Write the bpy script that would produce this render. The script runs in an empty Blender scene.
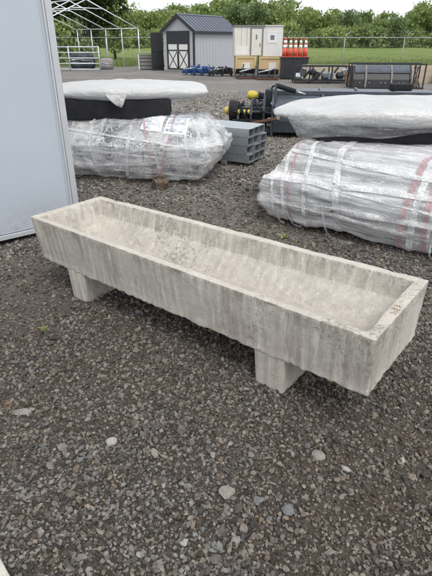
import bpy, bmesh, math, random
import numpy as np
from mathutils import Vector, Matrix, noise
R = math.radians
random.seed(7); rng = np.random.default_rng(7)
scene = bpy.context.scene
C = scene.collection

# ------------------------------------------------------------------ camera
EYE = 1.6
FPX, CX, CY, YH = 475.0, 216.0, 288.0, 40.0
PITCH = math.atan((CY - YH) / FPX)
cam = bpy.data.cameras.new('camera'); cam_o = bpy.data.objects.new('camera', cam); C.objects.link(cam_o)
cam_o.location = (0, 0, EYE); cam_o.rotation_euler = (math.pi / 2 - PITCH, 0, 0)
cam.sensor_fit = 'VERTICAL'; cam.sensor_height = 36; cam.lens = FPX / 576 * 36
cam.clip_start = 0.05; cam.clip_end = 3000
scene.camera = cam_o

# ------------------------------------------------------------------ world, sun, exposure
SUN_EL, SUN_AZ = R(58), R(150)          # azimuth clockwise from +Y
w = bpy.data.worlds.new('World'); scene.world = w; w.use_nodes = True
nt = w.node_tree; nt.nodes.clear()
sky = nt.nodes.new('ShaderNodeTexSky'); sky.sky_type = 'NISHITA'; sky.sun_disc = False
sky.sun_elevation = SUN_EL; sky.sun_rotation = SUN_AZ; sky.air_density = 1.0; sky.dust_density = 4.0; sky.ozone_density = 1.0
hs = nt.nodes.new('ShaderNodeHueSaturation'); hs.inputs['Saturation'].default_value = 0.22; hs.inputs['Value'].default_value = 1.0
bg = nt.nodes.new('ShaderNodeBackground'); bg.inputs['Strength'].default_value = 0.14
wo = nt.nodes.new('ShaderNodeOutputWorld')
# thin bright overcast spread evenly over the whole sky, broken softly
tcw = nt.nodes.new('ShaderNodeTexCoord'); mpw = nt.nodes.new('ShaderNodeMapping'); mpw.inputs['Scale'].default_value = (1, 1, 2.5)
cl = nt.nodes.new('ShaderNodeTexNoise'); cl.inputs['Scale'].default_value = 2.6; cl.inputs['Detail'].default_value = 6; cl.inputs['Roughness'].default_value = .55
clr = nt.nodes.new('ShaderNodeValToRGB'); clr.color_ramp.elements[0].position = .3; clr.color_ramp.elements[1].position = .7
clr.color_ramp.elements[0].color = (4.3, 4.6, 5.0, 1); clr.color_ramp.elements[1].color = (6.3, 6.4, 6.5, 1)
mw = nt.nodes.new('ShaderNodeMix'); mw.data_type = 'RGBA'; mw.inputs[0].default_value = .80
nt.links.new(tcw.outputs['Generated'], mpw.inputs[0]); nt.links.new(mpw.outputs[0], cl.inputs['Vector']); nt.links.new(cl.outputs['Fac'], clr.inputs[0])
nt.links.new(sky.outputs[0], hs.inputs['Color']); nt.links.new(hs.outputs[0], mw.inputs[6]); nt.links.new(clr.outputs[0], mw.inputs[7]); nt.links.new(mw.outputs[2], bg.inputs[0]); nt.links.new(bg.outputs[0], wo.inputs[0])
sl = bpy.data.lights.new('sun', 'SUN'); sl.energy = 1.1; sl.angle = R(25); sl.color = (1, .965, .92)
so = bpy.data.objects.new('sun', sl); C.objects.link(so)
sd = Vector((math.sin(SUN_AZ) * math.cos(SUN_EL), math.cos(SUN_AZ) * math.cos(SUN_EL), math.sin(SUN_EL)))
so.rotation_euler = sd.to_track_quat('Z', 'Y').to_euler(); so.location = (0, 0, 30)
vs = scene.view_settings; vs.view_transform = 'Standard'; vs.look = 'None'; vs.exposure = 0.8; vs.gamma = 1.0; vs.use_curve_mapping = False

# ------------------------------------------------------------------ pixel helpers (a pixel gives a direction, the ground the distance)
def ray(x, y):
    u = (x - CX) / FPX; v = (CY - y) / FPX
    return Vector((u, math.cos(PITCH) + v * math.sin(PITCH), -math.sin(PITCH) + v * math.cos(PITCH)))
def at(x, y, z=0.0):
    r = ray(x, y); return Vector((0, 0, EYE)) + r * ((z - EYE) / r.z)

# ------------------------------------------------------------------ materials
def mat(name, col, rough=.7, metal=0.0, var=.18, scale=6.0, bump=.0, bscale=60.0, col2=None, stretch=(1, 1, 1), spec=.5, attr=None, detail=5):
    m = bpy.data.materials.new(name); m.use_nodes = True; n = m.node_tree.nodes; L = m.node_tree.links
    p = n['Principled BSDF']; p.inputs['Roughness'].default_value = rough; p.inputs['Metallic'].default_value = metal
    p.inputs['Specular IOR Level'].default_value = spec
    tc = n.new('ShaderNodeTexCoord'); mp = n.new('ShaderNodeMapping'); mp.inputs['Scale'].default_value = stretch
    L.new(tc.outputs['Object'], mp.inputs[0])
    nz = n.new('ShaderNodeTexNoise'); nz.inputs['Scale'].default_value = scale; nz.inputs['Detail'].default_value = detail; nz.inputs['Roughness'].default_value = .65
    L.new(mp.outputs[0], nz.inputs['Vector'])
    rp = n.new('ShaderNodeValToRGB'); rp.color_ramp.elements[0].position = .3; rp.color_ramp.elements[1].position = .7
    c2 = col2 or tuple(c * (1 - 2 * var) for c in col)
    rp.color_ramp.elements[0].color = (*c2, 1); rp.color_ramp.elements[1].color = (*col, 1)
    L.new(nz.outputs['Fac'], rp.inputs[0])
    if attr:
        a = n.new('ShaderNodeAttribute'); a.attribute_name = attr
        mx = n.new('ShaderNodeMix'); mx.data_type = 'RGBA'; mx.blend_type = 'MULTIPLY'; mx.inputs[0].default_value = 1
        L.new(a.outputs['Color'], mx.inputs[6]); L.new(rp.outputs[0], mx.inputs[7]); L.new(mx.outputs[2], p.inputs['Base Color'])
    else:
        L.new(rp.outputs[0], p.inputs['Base Color'])
    if bump:
        bz = n.new('ShaderNodeTexNoise'); bz.inputs['Scale'].default_value = bscale; bz.inputs['Detail'].default_value = 4
        L.new(mp.outputs[0], bz.inputs['Vector'])
        b = n.new('ShaderNodeBump'); b.inputs['Strength'].default_value = bump; b.inputs['Distance'].default_value = .02
        L.new(bz.outputs['Fac'], b.inputs['Height']); L.new(b.outputs[0], p.inputs['Normal'])
    return m
class NT:
    """small wrapper for writing node graphs"""
    def __init__(s, m): s.m = m; s.n = m.node_tree.nodes; s.L = m.node_tree.links; s.p = s.n['Principled BSDF']
    def tc(s, scale=(1, 1, 1), out='Object', loc=(0, 0, 0)):
        t = s.n.new('ShaderNodeTexCoord'); mp = s.n.new('ShaderNodeMapping'); mp.inputs['Scale'].default_value = scale; mp.inputs['Location'].default_value = loc
        s.L.new(t.outputs[out], mp.inputs[0]); return mp.outputs[0]
    def noise(s, vec, scale, detail=4, rough=.6, dist=0):
        z = s.n.new('ShaderNodeTexNoise'); z.inputs['Scale'].default_value = scale; z.inputs['Detail'].default_value = detail
        z.inputs['Roughness'].default_value = rough; z.inputs['Distortion'].default_value = dist; s.L.new(vec, z.inputs['Vector']); return z.outputs['Fac']
    def ramp(s, fac, stops):
        r = s.n.new('ShaderNodeValToRGB'); e = r.color_ramp.elements
        while len(e) < len(stops): e.new(.5)
        for i, (p, c) in enumerate(stops):
            e[i].position = p; e[i].color = (*c, 1) if not isinstance(c, (int, float)) else (c, c, c, 1)
        s.L.new(fac, r.inputs[0]); return r.outputs[0]
    def mix(s, fac, a, b, mode='MIX'):
        x = s.n.new('ShaderNodeMix'); x.data_type = 'RGBA'; x.blend_type = mode
        for v, i in ((fac, 0), (a, 6), (b, 7)):
            if isinstance(v, (int, float)): x.inputs[i].default_value = v
            elif isinstance(v, tuple): x.inputs[i].default_value = (*v, 1)
            else: s.L.new(v, x.inputs[i])
        return x.outputs[2]
    def math(s, op, a, b=0.0):
        x = s.n.new('ShaderNodeMath'); x.operation = op
        for v, i in ((a, 0), (b, 1)):
            if isinstance(v, (int, float)): x.inputs[i].default_value = v
            else: s.L.new(v, x.inputs[i])
        return x.outputs[0]
    def sep(s, vec):
        x = s.n.new('ShaderNodeSeparateXYZ'); s.L.new(vec, x.inputs[0]); return x.outputs
    def bump(s, h, strength, dist=.01, normal=None):
        b = s.n.new('ShaderNodeBump'); b.inputs['Strength'].default_value = strength; b.inputs['Distance'].default_value = dist
        s.L.new(h, b.inputs['Height'])
        if normal is not None: s.L.new(normal, b.inputs['Normal'])
        return b.outputs[0]
    def set(s, name, v):
        if isinstance(v, (int, float, tuple)): s.p.inputs[name].default_value = v
        else: s.L.new(v, s.p.inputs[name])
def newmat(name, rough=.8):
    m = bpy.data.materials.new(name); m.use_nodes = True; m.node_tree.nodes['Principled BSDF'].inputs['Roughness'].default_value = rough
    return NT(m)

# gravel ground
g = newmat('gravel_ground', .95)
v = g.tc()
big = g.noise(v, .35, 5, .6); mid = g.noise(v, 5, 6, .7); fine = g.noise(v, 55, 5, .75)
vor = g.n.new('ShaderNodeTexVoronoi'); vor.inputs['Scale'].default_value = 42; g.L.new(v, vor.inputs['Vector'])
vor2 = g.n.new('ShaderNodeTexVoronoi'); vor2.inputs['Scale'].default_value = 17; vor2.feature = 'F1'; g.L.new(v, vor2.inputs['Vector'])
soil = g.ramp(fine, [(.25, (.028, .022, .018)), (.5, (.078, .063, .051)), (.78, (.165, .139, .114))])  # brown soil, darkened to put the shade between stones into its colour
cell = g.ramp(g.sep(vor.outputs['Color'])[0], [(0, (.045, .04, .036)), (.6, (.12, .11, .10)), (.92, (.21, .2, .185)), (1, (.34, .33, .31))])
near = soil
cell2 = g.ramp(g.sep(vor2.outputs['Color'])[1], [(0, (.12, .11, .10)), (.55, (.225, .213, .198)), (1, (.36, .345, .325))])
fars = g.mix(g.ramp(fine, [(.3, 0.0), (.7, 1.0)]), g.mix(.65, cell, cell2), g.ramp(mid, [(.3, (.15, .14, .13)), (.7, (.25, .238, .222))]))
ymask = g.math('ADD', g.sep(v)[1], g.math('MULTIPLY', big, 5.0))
tofar = g.ramp(g.math('DIVIDE', ymask, 40.0), [(.085, 0.0), (.25, 1.0)])  # lighter with distance: grazing sky light put into the ground colour
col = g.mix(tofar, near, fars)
drive = g.ramp(big, [(.35, .8), (.65, 1.12)])
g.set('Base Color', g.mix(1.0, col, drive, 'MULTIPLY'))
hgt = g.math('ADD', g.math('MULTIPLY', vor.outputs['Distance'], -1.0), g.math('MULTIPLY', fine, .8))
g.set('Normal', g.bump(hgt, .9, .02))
g.set('Specular IOR Level', .25)
M_ground = g.m

# stones (colour attribute) with wet-to-dusty grain
s = newmat('gravel_stone', .85); v = s.tc()
a = s.n.new('ShaderNodeAttribute'); a.attribute_name = 'tint'; a.attribute_type = 'INSTANCER'
gr = s.ramp(s.noise(v, 1.6, 4, .7), [(.25, .6), (.75, 1.25)])
s.set('Base Color', s.mix(1.0, a.outputs['Color'], gr, 'MULTIPLY')); s.set('Normal', s.bump(s.noise(v, 2.6, 4), .6, .25)); s.set('Specular IOR Level', .3)
M_stone = s.m

# concrete of the trough
def concrete(name):
    c = newmat(name, .92); v = c.tc(); xyz = c.sep(v)
    blot = c.noise(v, 3.2, 6, .65); gra = c.noise(v, 120, 6, .8); pit = c.noise(v, 260, 3, .6); mid = c.noise(v, 26, 6, .75)
    base = c.ramp(blot, [(.28, (.40, .372, .325)), (.5, (.50, .472, .42)), (.72, (.585, .56, .505))])
    base = c.mix(.55, base, c.ramp(gra, [(.30, (.22, .20, .17)), (.52, (.475, .45, .40)), (.75, (.69, .67, .62))]))
    base = c.mix(.35, base, c.ramp(mid, [(.3, (.36, .33, .28)), (.6, (.62, .59, .53))]))
    # run-off streaks, long in z, strongest under the rim
    geo = c.n.new('ShaderNodeNewGeometry'); nz = c.sep(geo.outputs['Normal'])[2]; upr = c.ramp(c.math('ABSOLUTE', nz), [(.55, 1.0), (.9, .12)])
    vs_ = c.tc((1, 1, .05)); st = c.noise(vs_, 11, 6, .7, .3); st2 = c.noise(vs_, 30, 5, .7)
    fade = c.noise(c.tc((1, 1, 1), loc=(4, 2, 1)), 2.1, 3); brk = c.math('MULTIPLY', upr, c.ramp(c.noise(v, 40, 4, .7), [(.3, .45), (.6, 1.0)]))
    base = c.mix(c.math('MULTIPLY', brk, c.ramp(c.math('MULTIPLY', st, c.math('ADD', fade, .5)), [(.48, 0.0), (.62, .52)])), base, (.235, .214, .178))
    base = c.mix(c.math('MULTIPLY', brk, c.ramp(st2, [(.52, 0.0), (.66, .65)])), base, (.76, .74, .685))
    # dark lichen spots in clumps
    sp = c.noise(v, 48, 5, .75); cl = c.noise(c.tc((1, 1, 1), loc=(1.3, 7, 2)), 2.2, 3)
    base = c.mix(c.ramp(c.math('MULTIPLY', sp, cl), [(.33, 0.0), (.385, .6)]), base, (.15, .143, .12))
    fl = c.noise(c.tc((1, 1, 1), loc=(9, 3, 5)), 70, 4, .7)                       # lime flecks
    base = c.mix(c.ramp(fl, [(.62, 0.0), (.69, .7)]), base, (.78, .765, .72))
    # settled brown grit on the bottom of the basin
    low = c.math('MULTIPLY', c.ramp(nz, [(.80, .12), (.95, 1.0)]), c.ramp(xyz[2], [(.34, 1.0), (.44, .25)]))
    base = c.mix(c.math('MULTIPLY', low, c.ramp(c.noise(v, 7, 6, .75), [(.34, .05), (.6, .68)])), base, (.335, .305, .258))
    wv = c.n.new('ShaderNodeTexWave'); wv.wave_type = 'BANDS'; wv.bands_direction = 'X'; wv.inputs['Scale'].default_value = 5.2; wv.inputs['Distortion'].default_value = 2.2; wv.inputs['Detail'].default_value = 3; c.L.new(c.tc((1, 1, .12)), wv.inputs['Vector'])
    rim = c.math('MULTIPLY', c.ramp(xyz[2], [(.44, 0.0), (.525, 1.0)]), c.math('MULTIPLY', upr, c.ramp(c.noise(c.tc((1.4, 1.4, .8), loc=(6, 1, 3)), 5, 6, .78), [(.50, 0.0), (.62, .75)])))
    base = c.mix(rim, base, (.16, .15, .135))
    bm_ = c.math('MULTIPLY', c.ramp(wv.outputs['Fac'], [(.35, 0.0), (.9, .42)]), c.math('MULTIPLY', brk, c.ramp(c.noise(c.tc(loc=(2, 2, 2)), 2.4, 3), [(.42, 0.0), (.6, 1.0)])))
    base = c.mix(bm_, base, (.27, .25, .21))
    c.set('Base Color', c.mix(1.0, base, (1.0, .984, .985), 'MULTIPLY'))
    h = c.math('ADD', c.math('MULTIPLY', gra, .7), pit)
    c.set('Normal', c.bump(h, .55, .006, c.bump(c.noise(v, 22, 5, .7), .45, .012))); c.set('Specular IOR Level', .2)
    return c.m
M_conc = concrete('weathered_concrete')

# plastic stretch film: thin, cloudy, partly see-through
def film(name, lo, hi, tint=(.80, .82, .85), stretch=(1, 1, 1), scale=9.0, rough=.22, crease=.6):
    f = newmat(name, rough); v = f.tc(stretch); v2 = f.tc((stretch[2], stretch[1], stretch[0]), loc=(3, 1, 2))
    n1 = f.noise(v, scale, 3, .5, .5); n2 = f.noise(v, scale * 3.4, 5, .62, .4); n3 = f.noise(v2, scale * .8, 3, .5, .4)
    def line(x, w): return f.ramp(f.math('ABSOLUTE', f.math('SUBTRACT', x, .5)), [(0.0, 1.0), (w, 0.0)])
    fold = f.n.new('ShaderNodeTexVoronoi'); fold.feature = 'DISTANCE_TO_EDGE'; fold.inputs['Scale'].default_value = scale * 1.1; f.L.new(v, fold.inputs['Vector'])
    vl = f.ramp(fold.outputs['Distance'], [(0.0, 1.0), (.035, 0.0)])
    cr = f.math('MAXIMUM', f.math('MAXIMUM', line(n1, .022), f.math('MULTIPLY', vl, .75)), f.math('MULTIPLY', line(n3, .02), .8))
    f.set('Base Color', f.mix(f.math('MULTIPLY', cr, .8), tint, tuple(min(.86, t * 1.22) for t in tint)))
    f.set('Normal', f.bump(f.math('ADD', f.math('ADD', n1, f.math('MULTIPLY', n2, .5)), f.math('MULTIPLY', cr, .12)), .9, .025)); f.set('Specular IOR Level', .55)
    tr = f.n.new('ShaderNodeBsdfTransparent'); ms = f.n.new('ShaderNodeMixShader')
    al = f.math('MAXIMUM', f.ramp(f.noise(v, scale * .6, 4, .6), [(.40, lo), (.60, hi)]), f.math('MULTIPLY', cr, crease))
    f.L.new(al, ms.inputs[0]); f.L.new(tr.outputs[0], ms.inputs[1]); f.L.new(f.p.outputs[0], ms.inputs[2])
    f.L.new(ms.outputs[0], f.n['Material Output'].inputs['Surface'])
    return f.m
M_film = film('cloudy_stretch_film', .16, .58, (.80, .805, .82), (1.2, 1.2, 3.0), 3.6, .14, .85)
M_filmlong = film('lengthwise_stretch_film', .36, .82, (.80, .80, .81), (.30, 3.0, 5.5), 4, .2, .85)
M_filmwhite = film('milky_white_film', .90, .98, (.46, .46, .458), (.45, 2.2, 2.2), 2.6, .36, .98)
M_band = film('gathered_film_band', .26, .70, (.78, .78, .79), (3, 3, 3), 6, .2, .85)
M_bandw = film('bright_film_band', .55, .95, (.82, .82, .825), (3, 3, 3), 6, .2, .95)
M_pink = film('pink_printed_film_band', .40, .80, (.72, .47, .48), (5, 5, 5), 9, .3, .8)

M = dict(
    panel=mat('bluish_white_panel', (.43, .475, .53), .30, 0, .03, 1.2, .03, 3, spec=.5),
    alu=mat('brushed_aluminium', (.55, .575, .60), .4, .3, .06, 8, .05, 40),
    galv=mat('galvanised_steel', (.46, .50, .53), .42, .75, .12, 14, .05, 60),
    galvwhite=mat('white_galvanised_tube', (.66, .68, .70), .45, .25, .06, 8),
    fencegalv=mat('dull_fence_galvanising', (.36, .375, .385), .5, .3, .08, 8),
    gategalv=mat('galvanised_gate_tube', (.55, .58, .60), .45, .4, .08, 8),
    black=mat('black_rubber', (.010, .0105, .014), .75, 0, .2, 12, .4, 120, col2=(.02, .02, .024), spec=.3),
    blackpaint=mat('worn_black_paint', (.014, .015, .018), .42, 0, .2, 9, .15, 50, col2=(.028, .027, .028)),
    steel=mat('dark_blue_grey_steel', (.085, .105, .135), .42, .2, .15, 5, .1, 40, col2=(.05, .058, .07)),
    steeldk=mat('charcoal_steel', (.035, .042, .052), .5, .2, .2, 8, .1, 40),
    rust=mat('rusty_iron', (.17, .075, .04), .85, .1, .2, 14, .3, 60, col2=(.07, .045, .035)),
    yellow=mat('yellow_plastic', (.62, .50, .05), .5, 0, .2, 14),
    yellowdull=mat('dusty_yellow_plastic', (.58, .45, .10), .55, 0, .12, 14),
    sheet=mat('grey_panel_stack', (.44, .445, .455), .5, .1, .1, 7, .08, 40, stretch=(.3, 3, 6)),
    sheetmid=mat('mid_grey_panel_stack', (.27, .275, .29), .5, .1, .1, 7, .08, 40, stretch=(.3, 3, 6)),
    sheetdk=mat('dark_grey_panel_stack', (.115, .122, .135), .5, .1, .15, 7, .08, 40),
    paper=mat('printed_paper', (.74, .78, .84), .6, 0, .04, 7),
    ink=mat('grey_print', (.30, .34, .42), .6, 0, .1, 20),
    wood=mat('new_crate_wood', (.60, .44, .24), .75, 0, .12, 5, .1, 60, stretch=(1, 1, 7)),
    woodgrey=mat('weathered_grey_wood', (.24, .225, .215), .85, 0, .15, 6, .2, 50, stretch=(1, 1, 9)),
    woodpale=mat('pale_timber', (.47, .41, .31), .8, 0, .1, 6, .1, 50, stretch=(.4, 6, 6)),
    woodold=mat('broken_old_wood', (.16, .115, .08), .9, 0, .25, 18, .4, 60),
    siding=mat('pale_grey_siding', (.40, .41, .44), .6, 0, .04, 3, .05, 30),
    roof=mat('blue_grey_metal_roof', (.13, .145, .185), .45, .35, .12, 5),
    trim=mat('black_trim', (.02, .021, .025), .5, 0, .1, 8),
    white=mat('white_painted_sheet', (.70, .69, .66), .5, 0, .05, 4, .03, 20),
    cream=mat('cream_painted_sheet', (.66, .64, .57), .5, 0, .06, 4, .03, 20),
    greytrim=mat('grey_frame_paint', (.19, .19, .20), .5, 0, .1, 6),
    glass=mat('dark_window_pane', (.06, .075, .085), .12, 0, .1, 3, spec=.8),
    blue=mat('blue_paint', (.022, .075, .24), .45, 0, .18, 9),
    red=mat('faded_red_paint', (.50, .055, .045), .5, 0, .1, 8),
    cone=mat('orange_red_cone_plastic', (.62, .085, .05), .5, 0, .08, 10),
    bandw=mat('white_reflective_band', (.78, .77, .74), .45, 0, .05, 10),
    bark=mat('dark_bark', (.055, .043, .034), .95, 0, .25, 9, .5, 25, stretch=(1, 1, .3)),
    rope=mat('chalk_red', (.50, .38, .32), .9, 0, .15, 30),
    stonepale=mat('pale_stone', (.36, .345, .315), .85, 0, .2, 40, .4, 120),
    stonepink=mat('pinkish_stone', (.255, .228, .205), .85, 0, .2, 40, .4, 120),
    stonebrown=mat('ochre_brown_stone', (.20, .13, .07), .85, 0, .2, 40, .4, 120),
    stonegrey=mat('blue_grey_stone', (.165, .167, .172), .85, 0, .2, 40, .4, 120),
    concpale=mat('pale_concrete', (.52, .51, .45), .9, 0, .1, 60, .4, 160),
)
pp = NT(M['panel']); v = pp.tc(); zz = pp.sep(v)[2]
old = pp.p.inputs['Base Color'].links[0].from_socket
mud = pp.math('MULTIPLY', pp.ramp(zz, [(.05, 1.0), (.42, 0.0)]), pp.ramp(pp.noise(v, 14, 6, .75), [(.38, 0.0), (.72, .55)]))
smear = pp.ramp(pp.noise(pp.tc((1, 1, .16)), 7, 5, .6, .6), [(.52, 0.0), (.78, .16)])
pp.set('Base Color', pp.mix(mud, pp.mix(smear, old, (.36, .37, .38)), (.22, .19, .16)))
pp.set('Roughness', pp.ramp(pp.noise(v, 3, 4), [(.3, .22), (.7, .42)]))
# leaves
def leafmat(name, c1, c2):
    f = newmat(name, .6); a = f.n.new('ShaderNodeAttribute'); a.attribute_name = 'tint'
    col = f.mix(f.sep(a.outputs['Color'])[0], c1, c2); f.set('Base Color', col); f.set('Specular IOR Level', .25)
    t = f.n.new('ShaderNodeBsdfTranslucent'); f.L.new(col, t.inputs[0]); ms = f.n.new('ShaderNodeMixShader'); ms.inputs[0].default_value = .35
    f.L.new(f.p.outputs[0], ms.inputs[1]); f.L.new(t.outputs[0], ms.inputs[2]); f.L.new(ms.outputs[0], f.n['Material Output'].inputs['Surface'])
    return f.m
M_leaf = [leafmat('mid_green_leaf', (.11, .16, .056), (.30, .385, .135)), leafmat('bright_green_leaf', (.135, .19, .06), (.36, .43, .15)),  # greens lightened so the far trees carry distance haze in their colour
          leafmat('bluish_green_leaf', (.098, .14, .064), (.25, .325, .145)), leafmat('dark_green_leaf', (.024, .042, .018), (.080, .12, .038))]
M_grassblade = leafmat('grass_blade', (.10, .15, .035), (.24, .30, .10))
f_ = newmat('field_grass', .95); v = f_.tc((1, .35, 1))
f_.set('Base Color', f_.mix(f_.ramp(f_.noise(v, .12, 6, .65), [(.3, 0.0), (.7, 1.0)]),
       f_.ramp(f_.noise(v, 2.5, 6, .75), [(.25, (.085, .130, .035)), (.7, (.19, .26, .070))]),
       f_.ramp(f_.noise(v, 1.7, 6, .75), [(.25, (.14, .18, .055)), (.7, (.26, .31, .11))])))
f_.set('Normal', f_.bump(f_.noise(v, 9, 5, .8), 1.0, .15)); f_.set('Specular IOR Level', .1)
M_field = f_.m

# ------------------------------------------------------------------ object helpers
def tag(o, label=None, cat=None, group=None, kind=None):
    if label: o['label'] = label
    if cat: o['category'] = cat
    if group: o['group'] = group
    if kind: o['kind'] = kind
    return o
def thing(name, label, cat, loc=(0, 0, 0), rz=0.0, group=None):
    o = bpy.data.objects.new(name, None); C.objects.link(o); o.location = loc; o.rotation_euler = (0, 0, rz); o.empty_display_size = .1
    return tag(o, label, cat, group)
def link(name, me, m, parent=None):
    o = bpy.data.objects.new(name, me); C.objects.link(o)
    if m is not None and not me.materials: me.materials.append(m)
    if parent is not None: o.parent = parent
    return o
def copy_tree(o, parent=None):
    c = o.copy(); C.objects.link(c); c.parent = parent
    for ch in [x for x in bpy.data.objects if x.parent == o]: copy_tree(ch, c)
    return c
class MB:
    def __init__(s): s.v = []; s.f = []
    def add(s, vs, fs):
        b = len(s.v); s.v += [tuple(p) for p in vs]; s.f += [tuple(i + b for i in q) for q in fs]; return s
    def box(s, c, d, mtx=None):
        x, y, z = (k / 2 for k in d)
        vs = [Vector((i * x, j * y, k * z)) for k in (-1, 1) for j in (-1, 1) for i in (-1, 1)]
        if mtx is not None: vs = [mtx @ p for p in vs]
        c = Vector(c)
        return s.add([p + c for p in vs], [(0, 2, 3, 1), (4, 5, 7, 6), (0, 1, 5, 4), (2, 6, 7, 3), (0, 4, 6, 2), (1, 3, 7, 5)])
    def span(s, lo, hi): return s.box([(a + b) / 2 for a, b in zip(lo, hi)], [b - a for a, b in zip(lo, hi)])
    def tube(s, p, q, r, r2=None, n=8, cap=True):
        p = Vector(p); q = Vector(q); r2 = r if r2 is None else r2; d = (q - p).normalized()
        a = d.cross(Vector((0, 0, 1)) if abs(d.z) < .9 else Vector((1, 0, 0))).normalized(); b = d.cross(a)
        vs = []
        for c, k in ((p, r), (q, r2)): vs += [c + (a * math.cos(6.2832 * i / n) + b * math.sin(6.2832 * i / n)) * k for i in range(n)]
        fs = [(i, (i + 1) % n, n + (i + 1) % n, n + i) for i in range(n)]
        if cap: fs += [tuple(range(n - 1, -1, -1)), tuple(range(n, 2 * n))]
        return s.add(vs, fs)
    def bar(s, p, q, w, h):
        p = Vector(p); q = Vector(q); d = (q - p).normalized()
        a = d.cross(Vector((0, 0, 1)) if abs(d.z) < .95 else Vector((0, 1, 0))).normalized() * w / 2; b = a.cross(d).normalized() * h / 2
        vs = [c + i * a + j * b for c in (p, q) for (i, j) in ((-1, -1), (1, -1), (1, 1), (-1, 1))]
        return s.add(vs, [(0, 1, 2, 3), (7, 6, 5, 4), (0, 4, 5, 1), (1, 5, 6, 2), (2, 6, 7, 3), (3, 7, 4, 0)])
    def lathe(s, c, prof, n=14, axis='Z'):
        c = Vector(c); vs = []
        for (r, h) in prof:
            for i in range(n):
                t = 6.2832 * i / n; a, b = r * math.cos(t), r * math.sin(t)
                vs.append(c + Vector({'Z': (a, b, h), 'X': (h, a, b), 'Y': (b, h, a)}[axis]))
        m = len(prof)
        fs = [(k * n + i, k * n + (i + 1) % n, (k + 1) * n + (i + 1) % n, (k + 1) * n + i) for k in range(m - 1) for i in range(n)]
        fs += [tuple(range(n - 1, -1, -1)), tuple(range((m - 1) * n, m * n))]
        return s.add(vs, fs)
    def prism(s, pts, off):
        """polygon pts (3-D) extruded by the vector off"""
        n = len(pts); off = Vector(off); vs = [Vector(p) for p in pts]; vs += [p + off for p in vs]
        return s.add(vs, [tuple(range(n - 1, -1, -1)), tuple(range(n, 2 * n))] + [(i, (i + 1) % n, n + (i + 1) % n, n + i) for i in range(n)])
    def mesh(s, name, bevel=0, smooth=False, seg=2):
        me = bpy.data.meshes.new(name); me.from_pydata(s.v, [], s.f); bm = bmesh.new(); bm.from_mesh(me)
        bmesh.ops.recalc_face_normals(bm, faces=bm.faces)
        if bevel: bmesh.ops.bevel(bm, geom=bm.edges[:], offset=bevel, segments=seg, affect='EDGES', profile=.5, clamp_overlap=True)
        bm.to_mesh(me); bm.free()
        if smooth: me.shade_smooth()
        return me
    def build(s, name, m, parent=None, bevel=0, smooth=False): return link(name, s.mesh(name, bevel, smooth), m, parent)
def B(): return MB()

# ------------------------------------------------------------------ ground
def hg_np(x, y):
    k = np.clip((18 - np.abs(y)) / 18, 0, 1)
    return k * (.014 * np.sin(1.7 * x + .6 * y + 1) + .012 * np.sin(.9 * x - 2.1 * y) + .007 * np.sin(4.3 * x + 3.1 * y + 2) + .005 * np.sin(7.9 * x - 6.3 * y)) - .012
def hg(x, y): return float(hg_np(np.array(x), np.array(y)))
def axis(lo, hi, fine_lo, fine_hi, st, grow=1.22):
    a = list(np.arange(fine_lo, fine_hi + 1e-6, st)); d = st
    while a[-1] < hi: d *= grow; a.append(a[-1] + d)
    d = st
    while a[0] > lo: d *= grow; a.insert(0, a[0] - d)
    return np.array(a)
def sheet(name, xs, ys, hf):
    X, Y = np.meshgrid(xs, ys); Z = hf(X, Y); nx, ny = len(xs), len(ys)
    me = bpy.data.meshes.new(name); i = np.arange(nx * ny).reshape(ny, nx)
    q = np.stack([i[:-1, :-1], i[:-1, 1:], i[1:, 1:], i[1:, :-1]], -1).reshape(-1, 4)
    me.from_pydata(np.stack([X, Y, Z], -1).reshape(-1, 3).tolist(), [], q.tolist()); me.shade_smooth(); return me
xs = axis(-700, 700, -4, 5, .06); ys = axis(-40, 1200, .2, 8, .06)
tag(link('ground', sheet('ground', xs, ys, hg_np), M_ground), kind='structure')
def field_z(x, y):
    t = np.clip((y - 36.5) / 90, 0, 3); e = np.clip((y - 36.5) / 1.5, 0, 1)
    return -.03 + .05 * e + 1.5 * t * t * (1.4 - .4 * np.clip(t, 0, 1)) * np.where(t > 1, 1 / np.maximum(t, 1), 1) + e * (.05 * np.sin(.5 * x + .3 * y) + .03 * np.sin(1.1 * x - .7 * y))
fx = axis(-700, 700, -30, 40, .8); fy = axis(36, 1200, 36.5, 60, .5)
tag(link('grass_field', sheet('grass_field', fx, fy, field_z), M_field), kind='structure')

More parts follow.
